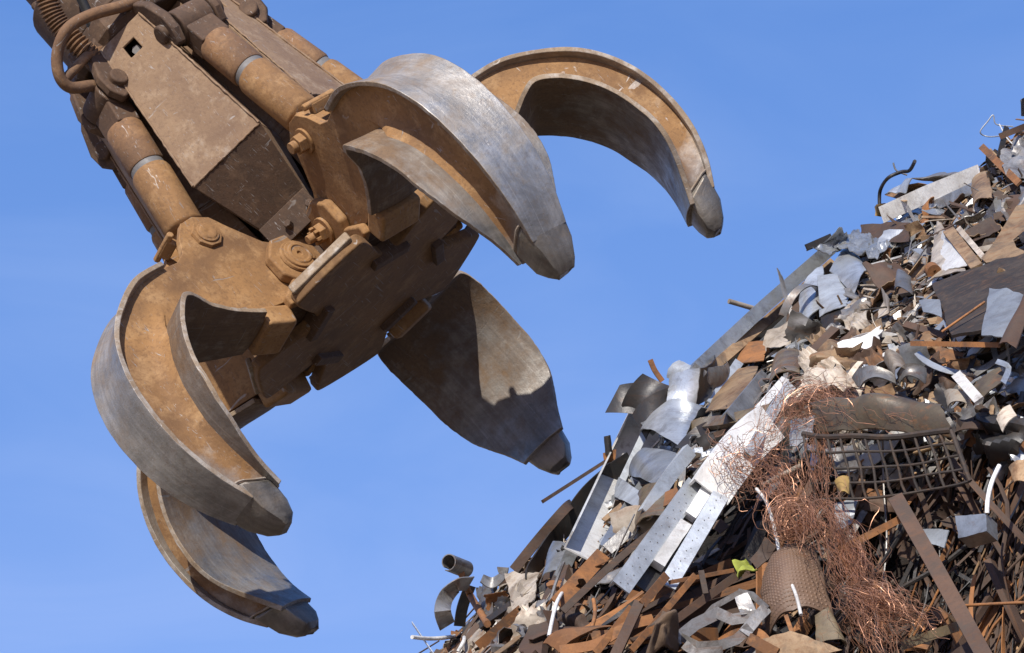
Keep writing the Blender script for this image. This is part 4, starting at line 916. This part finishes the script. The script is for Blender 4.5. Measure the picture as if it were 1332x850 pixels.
pipe('thin_rod', [(714, 828, .35), (724, 785, .38), (738, 762, .38)], 2.6, 'white', 'thin white rod beside the leaning brown plank', 'rod')
pipe('thin_rod', [(772, 780, .35), (774, 800, .36), (768, 822, .36)], 2.6, 'rust', 'short bent orange rod in the dark hollow at lower left', 'rod')

# ---- copper wire
def wire_bundle(label, ref, clusters, seed, rw=.0009):
    rnd = random.Random(seed); mb = MB()
    for kind, a, b, cnt, spread, rad in clusters:
        A = H(*a); B = H(*b); d = B - A
        for i in range(cnt):
            if kind == 'ring':
                an0 = rnd.uniform(0, 6.28); tilt = Vector((rnd.gauss(0, .35), -1, rnd.gauss(.5, .35))).normalized(); x = tilt.orthogonal().normalized(); y = tilt.cross(x)
                c0 = A.lerp(B, rnd.random()) + Vector((rnd.gauss(0, spread), rnd.gauss(0, spread * .5), rnd.gauss(0, spread))); rr = rad * rnd.uniform(.55, 1.15); sw = rnd.uniform(2, 6.0); K = 16
                pts = [c0 + (x * math.cos(an0 + sw * k / K) + y * math.sin(an0 + sw * k / K) * .8) * rr * (1 + .12 * mnoise.noise(Vector((i, k * .4, seed)))) for k in range(K + 1)]
            else:
                o = Vector((rnd.gauss(0, spread), rnd.gauss(0, spread * .6), rnd.gauss(0, spread))); t0 = rnd.uniform(-.1, .45); t1 = t0 + rnd.uniform(.3, .65); K = 12
                fl = Vector((rnd.gauss(0, rad), -abs(rnd.gauss(0, rad)), rnd.gauss(0, rad)))
                pts = [A + d * (t0 + (t1 - t0) * k / K) + o + fl * math.sin(math.pi * k / K) + Vector((mnoise.noise(Vector((i * 1.7, k * .35, 1))), mnoise.noise(Vector((i * 1.7, k * .35, 7))) - .3, mnoise.noise(Vector((i * 1.7, k * .35, 4))))) * rad * .7 for k in range(K + 1)]
            mb.tube(pts, rw * rnd.uniform(.6, 1.1), 3)
    o = mb.build('copper_wire_tangle', M_COP, None, 80, mw=centre_frame(mb))
    px = clusters[0][1]; hero(o, label, 'copper wire', ref, (px[0], px[1])); return o
wire_bundle('tangled bunch of shiny copper wire loops above the white bracket', 'the upper copper bunch', [('ring', (1040, 520, .5), (1065, 528, .5), 60, .02, .085), ('run', (1030, 515, .5), (1110, 545, .52), 60, .035, .04), ('run', (1060, 512, .48), (1190, 552, .52), 55, .02, .03), ('run', (1040, 520, .5), (975, 600, .5), 70, .03, .04)], 1)
wire_bundle('copper wire bunch hanging in front of the wide white bracket', 'the left copper bunch', [('run', (945, 590, .5), (985, 625, .52), 70, .04, .04), ('run', (985, 590, .5), (1045, 660, .52), 80, .03, .03), ('ring', (960, 600, .52), (975, 615, .52), 22, .04, .06)], 2)
wire_bundle('round coil of copper wire above the tread plate', 'the copper coil', [('ring', (1030, 672, .55), (1036, 682, .55), 80, .012, .08), ('run', (1005, 630, .5), (1060, 725, .56), 80, .03, .03), ('run', (1062, 560, .5), (1070, 670, .52), 60, .014, .02)], 3)
wire_bundle('long copper wire mat streaming down beside the tread plate', 'the copper mat', [('run', (1066, 655, .55), (1140, 800, .72), 190, .035, .03), ('run', (1110, 765, .65), (1215, 812, .72), 150, .025, .03), ('run', (1100, 770, .66), (1165, 860, .72), 120, .035, .03)], 4)

# =================================================================== loose scrap in between
rs = random.Random(5)
def inside(px, py):
    r = ray(px, py); d = heap_d(px, py); p = CAM + r * d
    return abs(p.z - hgt(p.x, p.y)) < .02
def zone(px, py):
    """colour and shape mix of the heap around a photo point"""
    if px > 1180 and py > 600 or (px > 1100 and py > 700): return 'reeds'
    if 1060 < px and py < 580: return 'pale'
    if px < 780 and py > 700: return 'foot'
    if py > 690 or (px > 940 and py > 620): return 'bars'
    return 'edge'
MIX = {  # bars and reeds weighted dark, painting in shade between the pieces
    'pale': (('pale', 18), ('tan', 16), ('grey', 22), ('white', 8), ('galv', 14), ('brown', 18), ('rust', 7), ('dark', 5)),
    'edge': (('galv', 28), ('grey', 24), ('pale', 12), ('tan', 10), ('dark', 12), ('rust', 6), ('brown', 8)),
    'foot': (('grey', 18), ('pale', 16), ('rust', 22), ('brown', 24), ('dark', 12), ('tan', 8)),
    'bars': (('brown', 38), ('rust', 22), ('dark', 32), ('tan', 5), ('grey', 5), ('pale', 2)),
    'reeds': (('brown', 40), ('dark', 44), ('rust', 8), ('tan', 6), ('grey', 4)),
}
SHAPES = {
    'pale': (('offcut', 36), ('crumpled_scrap', 30), ('scrap_strip', 28), ('curled_ribbon', 2), ('scrap_rod', 10)),
    'edge': (('offcut', 46), ('scrap_strip', 30), ('curled_ribbon', 5), ('crumpled_scrap', 14), ('scrap_rod', 4)),
    'foot': (('offcut', 26), ('scrap_strip', 38), ('curled_ribbon', 8), ('crumpled_scrap', 12), ('scrap_rod', 12)),
    'bars': (('scrap_strip', 46), ('scrap_rod', 26), ('offcut', 14), ('curled_ribbon', 3), ('crumpled_scrap', 4)),
    'reeds': (('scrap_rod', 46), ('scrap_strip', 36), ('offcut', 10), ('curled_ribbon', 2)),
}
def pick(mix): 
    t = rs.uniform(0, sum(w_ for _, w_ in mix))
    for k, w_ in mix:
        t -= w_
        if t <= 0: return k
    return mix[-1][0]
def shape_mesh(kind, i):
    r = random.Random(i * 7 + len(kind)); V = Vector
    if kind == 'offcut':
        w_, h_ = r.uniform(.045, .085), r.uniform(.035, .065)
        A, B, Cc, D = [V((sx * w_ * r.uniform(.55, 1.1), sy * h_ * r.uniform(.5, 1.1), 0)) for sx, sy in ((-1, -1), (1, -1), (1, 1), (-1, 1))]
        if i % 3 == 0: Cc = Cc.lerp(B, .8)
        mb = grid_sheet(A, B, Cc, D, .002, (r.uniform(-.012, .014), r.uniform(-.01, .01)), (.018, .008, .012)[i % 3], 14, 8, seed=i, fold=r.choice((0, .03, .05)), ragged=.12)
    elif kind == 'crumpled_scrap':
        w_, h_ = r.uniform(.05, .09), r.uniform(.04, .07)
        mb = grid_sheet(V((-w_, -h_, 0)), V((w_, -h_ * .7, 0)), V((w_ * .8, h_, 0)), V((-w_, h_ * .8, 0)), .003, (.02, .01), r.uniform(.03, .055), r.uniform(7, 12), 12, seed=i * 3.1, ragged=.2)
    elif kind == 'scrap_strip':
        l = r.uniform(.11, .24); w_ = r.uniform(.009, .024); th = r.choice((.003, .003, .006)); pts = []; mb = MB(); rings = []
        cv, tw = r.uniform(-.05, .05), r.uniform(-.9, .9); pf = prof(r.choice(('flat', 'flat', 'L')), w_ * 2, th)
        for k in range(9):
            q = k / 8 - .5; a = tw * q; c0 = V((q * 2 * l, cv * (1 - 4 * q * q), cv * .6 * q)); 
            rings.append([c0 + V((0, x * math.cos(a) - y * math.sin(a), x * math.sin(a) + y * math.cos(a))) for x, y in pf])
        mb.loft(rings)
    elif kind == 'curled_ribbon':
        rr = r.uniform(.03, .07); w_ = r.uniform(.008, .022); tn = r.uniform(.2, .55) * 6.28; mb = MB(); rings = []
        for k in range(15):
            a = tn * k / 14; ro = rr * (1 + .5 * k / 14); x, z = math.cos(a), math.sin(a); off = .04 * k / 14
            rings.append([V((x * ro, -w_ + off, z * ro)), V((x * ro, w_ + off, z * ro)), V((x * (ro - .003), w_ + off, z * (ro - .003))), V((x * (ro - .003), -w_ + off, z * (ro - .003)))])
        mb.loft(rings)
    else:
        l = r.uniform(.12, .30); b = r.uniform(-.05, .05); b2 = r.uniform(-.03, .03); mb = MB()
        mb.tube([V((-l + 2 * l * k / 8, b * math.sin(math.pi * k / 8), b2 * math.sin(2 * math.pi * k / 8))) for k in range(9)], r.uniform(.003, .007), 6)
    return mb
NV = 9; BASE = {}
def base_mesh(kind, i, mat):
    key = (kind, i, mat)
    if key not in BASE:
        k0 = (kind, i)
        if k0 not in BASE:
            o = shape_mesh(kind, i).build(kind, MS['grey'], None, 24 if kind in ('offcut', 'crumpled_scrap') else 40); BASE[k0] = o.data; bpy.data.objects.remove(o)
        me = BASE[k0].copy(); me.materials.clear(); me.materials.append(MS[mat]); BASE[key] = me
    return BASE[key]
PROT = [((585, 730), (630, 808), 24), ((678, 750), (680, 785), 22), ((850, 535), (760, 730), 30), ((925, 628), (835, 765), 32), ((1082, 322), (880, 505), 16), ((1146, 280), (1273, 226), 13), ((1035, 740), (1040, 800), 42), ((1060, 600), (1225, 600), 36), ((1240, 400), (1330, 375), 40), ((1085, 360), (1085, 400), 24), ((890, 505), (890, 510), 22), ((870, 555), (870, 560), 25), ((960, 480), (945, 525), 22), ((1000, 548), (940, 630), 26), ((780, 640), (700, 740), 16), ((1164, 645), (1280, 850), 12), ((955, 742), (985, 742), 18), ((890, 800), (985, 810), 25), ((1215, 340), (1240, 345), 22), ((810, 540), (860, 530), 22)]
def protected(px, py):
    for (ax, ay), (bx, by), rd in PROT:
        dx, dy = bx - ax, by - ay; t = min(1, max(0, ((px - ax) * dx + (py - ay) * dy) / (dx * dx + dy * dy + 1e-9)))
        if math.hypot(px - ax - t * dx, py - ay - t * dy) < rd: return True
    return False
SCATTER = []
def orient(kind, nrm, zn):
    if kind in ('offcut', 'crumpled_scrap'):
        z = (nrm + Vector((rs.gauss(0, .55), rs.gauss(0, .55), rs.gauss(0, .55)))).normalized(); x = Vector((rs.gauss(0, 1), rs.gauss(0, 1), rs.gauss(0, 1)))
        x = (x - z * x.dot(z)).normalized()
    else:
        # long pieces lie along the slope, in the lower part mostly running down-left as in the heap
        t = Vector((rs.gauss(0, 1), rs.gauss(0, .5), rs.gauss(0, 1)))
        if zn in ('bars', 'foot', 'edge'): t = Vector((.75, .15, .8)) + Vector((rs.gauss(0, .4), rs.gauss(0, .35), rs.gauss(0, .4)))
        if zn == 'reeds': t = Vector((.25, .1, 1)) + Vector((rs.gauss(0, .45), rs.gauss(0, .3), rs.gauss(0, .35)))
        x = t - nrm * t.dot(nrm) * .8; x.normalize(); z = (nrm + Vector((rs.gauss(0, .6), rs.gauss(0, .6), rs.gauss(0, .6)))); z = (z - x * z.dot(x)).normalized()
    return Matrix((x, z.cross(x), z)).transposed().to_4x4()
cand = []
while len(cand) < 1150:
    px, py = rs.uniform(560, 1350), rs.uniform(110, 870)
    if inside(px, py): cand.append((px, py))
count = {}
for px, py in cand:
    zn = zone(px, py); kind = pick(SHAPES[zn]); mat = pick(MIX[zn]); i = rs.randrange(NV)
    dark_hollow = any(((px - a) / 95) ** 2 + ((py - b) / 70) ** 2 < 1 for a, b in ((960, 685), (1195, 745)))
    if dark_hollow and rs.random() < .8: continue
    if dark_hollow: mat = rs.choice(('brown', 'dark', 'brown'))  # darker colours here paint in the shade of the hollow
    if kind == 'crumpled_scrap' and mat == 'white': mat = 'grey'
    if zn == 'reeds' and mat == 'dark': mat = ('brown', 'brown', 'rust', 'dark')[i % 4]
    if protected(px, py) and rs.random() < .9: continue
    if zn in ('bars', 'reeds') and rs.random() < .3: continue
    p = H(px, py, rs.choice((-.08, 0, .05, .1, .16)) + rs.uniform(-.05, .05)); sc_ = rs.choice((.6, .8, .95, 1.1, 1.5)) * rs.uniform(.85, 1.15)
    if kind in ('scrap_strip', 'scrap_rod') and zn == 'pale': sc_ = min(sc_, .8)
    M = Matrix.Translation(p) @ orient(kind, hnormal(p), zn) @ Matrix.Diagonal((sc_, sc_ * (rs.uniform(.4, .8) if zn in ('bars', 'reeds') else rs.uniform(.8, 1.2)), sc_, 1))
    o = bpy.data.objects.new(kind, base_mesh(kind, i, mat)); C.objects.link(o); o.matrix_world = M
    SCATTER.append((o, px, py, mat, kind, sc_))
# ---- countless tiny bits: one object
mb = MB(); nb = 0; rs2 = random.Random(77)
BITS = {'pale': (('brown', 24), ('tan', 22), ('grey', 20), ('dark', 14), ('pale', 13), ('galv', 7)), 'edge': (('galv', 18), ('grey', 26), ('brown', 18), ('dark', 22), ('tan', 8), ('pale', 8)), 'bars': (('brown', 40), ('dark', 45), ('rust', 12), ('tan', 3)), 'reeds': (('brown', 58), ('dark', 24), ('rust', 14), ('tan', 4))}  # dark shares in bars and reeds also stand in for gap shade
MATS = ['pale', 'tan', 'grey', 'white', 'galv', 'brown', 'rust', 'dark']
while nb < 16000:
    px, py = rs2.uniform(560, 1370), rs2.uniform(100, 880)
    if not inside(px, py): continue
    nb += 1
    if protected(px, py) and rs2.random() < .5: continue
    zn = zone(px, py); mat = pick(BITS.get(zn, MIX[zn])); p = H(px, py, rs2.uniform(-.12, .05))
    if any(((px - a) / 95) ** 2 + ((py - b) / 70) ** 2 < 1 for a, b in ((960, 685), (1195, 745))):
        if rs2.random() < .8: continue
        mat = rs2.choice(('brown', 'dark'))  # bits darkened too, hollow shade put into their colour
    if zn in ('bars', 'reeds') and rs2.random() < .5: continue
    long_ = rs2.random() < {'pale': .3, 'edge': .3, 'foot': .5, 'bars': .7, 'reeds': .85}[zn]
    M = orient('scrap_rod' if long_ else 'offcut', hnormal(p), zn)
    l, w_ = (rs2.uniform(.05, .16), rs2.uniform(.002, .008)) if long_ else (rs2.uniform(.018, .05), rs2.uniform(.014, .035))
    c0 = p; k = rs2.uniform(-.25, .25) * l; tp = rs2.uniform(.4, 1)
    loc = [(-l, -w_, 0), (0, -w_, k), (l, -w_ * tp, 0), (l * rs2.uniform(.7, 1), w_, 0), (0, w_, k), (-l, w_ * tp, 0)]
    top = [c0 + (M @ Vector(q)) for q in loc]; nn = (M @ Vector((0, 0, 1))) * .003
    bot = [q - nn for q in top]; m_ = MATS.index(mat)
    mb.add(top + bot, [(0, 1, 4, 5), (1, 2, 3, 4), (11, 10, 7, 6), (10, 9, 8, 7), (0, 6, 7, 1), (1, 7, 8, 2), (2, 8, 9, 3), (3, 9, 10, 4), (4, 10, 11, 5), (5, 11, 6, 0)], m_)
# the same litter over the flanks that only another viewpoint would see
rs = random.Random(9); nb = 0
while nb < 9000:
    an = rs.uniform(math.radians(150), math.radians(400)); rr = 6.5 * math.sqrt(rs.random()); x, y = APEX.x + rr * math.cos(an), APEX.y + rr * math.sin(an); p = Vector((x, y, hgt(x, y)))
    q = p - CAM; d_ = q.dot(FW); px, py = 666 + FPX * q.dot(RT) / d_, 425 - FPX * q.dot(UP) / d_
    if -40 < px < 1372 and -40 < py < 890: continue
    nb += 1; zn = 'bars' if rs.random() < .45 else 'pale'; mat = pick(MIX[zn]); long_ = rs.random() < .45
    M = orient('scrap_rod' if long_ else 'offcut', hnormal(p), zn); l, w_ = (rs.uniform(.08, .26), rs.uniform(.004, .016)) if long_ else (rs.uniform(.03, .10), rs.uniform(.02, .07)); k = rs.uniform(-.25, .25) * l; p = p + Vector((0, 0, rs.uniform(-.05, .1)))
    loc = [(-l, -w_, 0), (0, -w_, k), (l, -w_, 0), (l, w_, 0), (0, w_, k), (-l, w_, 0)]; top = [p + (M @ Vector(v)) for v in loc]; nn = (M @ Vector((0, 0, 1))) * .003; bot = [v - nn for v in top]
    mb.add(top + bot, [(0, 1, 4, 5), (1, 2, 3, 4), (11, 10, 7, 6), (10, 9, 8, 7), (0, 6, 7, 1), (1, 7, 8, 2), (2, 8, 9, 3), (3, 9, 10, 4), (4, 10, 11, 5), (5, 11, 6, 0)], MATS.index(mat))
tag(mb.build('scrap_bits', [MS[k] for k in MATS], None, 20), None, None, kind='stuff')

# ---- keep only loose pieces that can be seen, and say of each which one it is
bpy.context.view_layer.update(); dg = bpy.context.evaluated_depsgraph_get(); hits = {}
for iy in range(0, 326):
    for ix in range(200, 512):
        px, py = (ix + .5) * 1332 / 512, (iy + .5) * 850 / 326
        if py < 110 or px < 540: continue
        ok, loc, nrm, idx, ob, mx = scene.ray_cast(dg, CAM, ray(px, py).normalized())
        if ok:
            h_ = hits.setdefault(ob.name, [0, 0, 0]); h_[0] += 1; h_[1] += px; h_[2] += py
keep = []
for rec in SCATTER:
    h_ = hits.get(rec[0].name)
    if not h_ or h_[0] < 3: bpy.data.objects.remove(rec[0])
    else: keep.append((h_[0], rec[0], h_[1] / h_[0], h_[2] / h_[0], rec[3], rec[4]))
keep.sort(key=lambda r: -r[0]); seen_kind = {}
WORD = {'offcut': 'offcut', 'crumpled_scrap': 'crumpled piece', 'scrap_strip': 'strip', 'curled_ribbon': 'curled ribbon', 'scrap_rod': 'rod'}
CAT = {'offcut': 'sheet metal', 'crumpled_scrap': 'sheet metal', 'scrap_strip': 'metal strip', 'curled_ribbon': 'metal ribbon', 'scrap_rod': 'metal rod'}
GRP = {'offcut': 'loose sheet offcuts on the heap', 'crumpled_scrap': 'crumpled sheet scraps on the heap', 'scrap_strip': 'loose metal strips on the heap', 'curled_ribbon': 'curled metal ribbons on the heap', 'scrap_rod': 'thin rods on the heap'}
def where(px, py, used):
    best = sorted(((math.hypot(px - q[0], py - q[1]), r_, q) for r_, q in LANDMARKS if r_ not in used and q), key=lambda t: t[0])[0]
    d, r_, q = best; dx, dy = px - q[0], py - q[1]; an = math.degrees(math.atan2(-dy, dx)) % 360
    dirn = ('right of', 'up right of', 'above', 'up left of', 'left of', 'down left of', 'below', 'down right of')[int((an + 22.5) // 45) % 8]
    return ('' if used else ('right by, ' if d < 22 else '')) + dirn + ' ' + r_, r_
labels = {}
rec2 = []
for n_, o, px, py, mat, kind in keep:
    seen_kind[kind] = seen_kind.get(kind, 0) + 1
    size = 'large ' if n_ > 60 else ('' if n_ > 18 else 'small ')
    w1, r1_ = where(px, py, ()); lab = size + CNAME[mat] + ' ' + WORD[kind] + ' ' + w1
    rec2.append([o, lab, px, py, r1_, kind, mat])
cnt = {}
for r_ in rec2: cnt[r_[1]] = cnt.get(r_[1], 0) + 1
for r_ in rec2:
    if cnt[r_[1]] > 1:
        w2, _ = where(r_[2], r_[3], (r_[4],))
        if len((r_[1] + ' ' + w2).replace('right by, ', '').split()) <= 15: r_[1] += ', ' + w2
cnt = {}
for r_ in rec2: cnt.setdefault(r_[1], []).append(r_)
ORD = ('upper', 'lower'); ORD3 = ('highest', 'middle', 'lowest')
for lab, rr in cnt.items():
    if len(rr) in (2, 3):
        rr.sort(key=lambda q: q[3])
        if len(lab.replace('right by, ', '').split()) < 16:
         for q, wd in zip(rr, ORD if len(rr) == 2 else ORD3): q[1] = wd + ' ' + lab
for o, lab, px, py, _, kind, mat in rec2: tag(o, lab.replace('right by, ', ''), CAT[kind], GRP[kind])
print('SCATTER', len(rec2), seen_kind, 'max words', max(len(r_[1].split()) for r_ in rec2), 'dups', len(rec2) - len({r_[1] for r_ in rec2}))
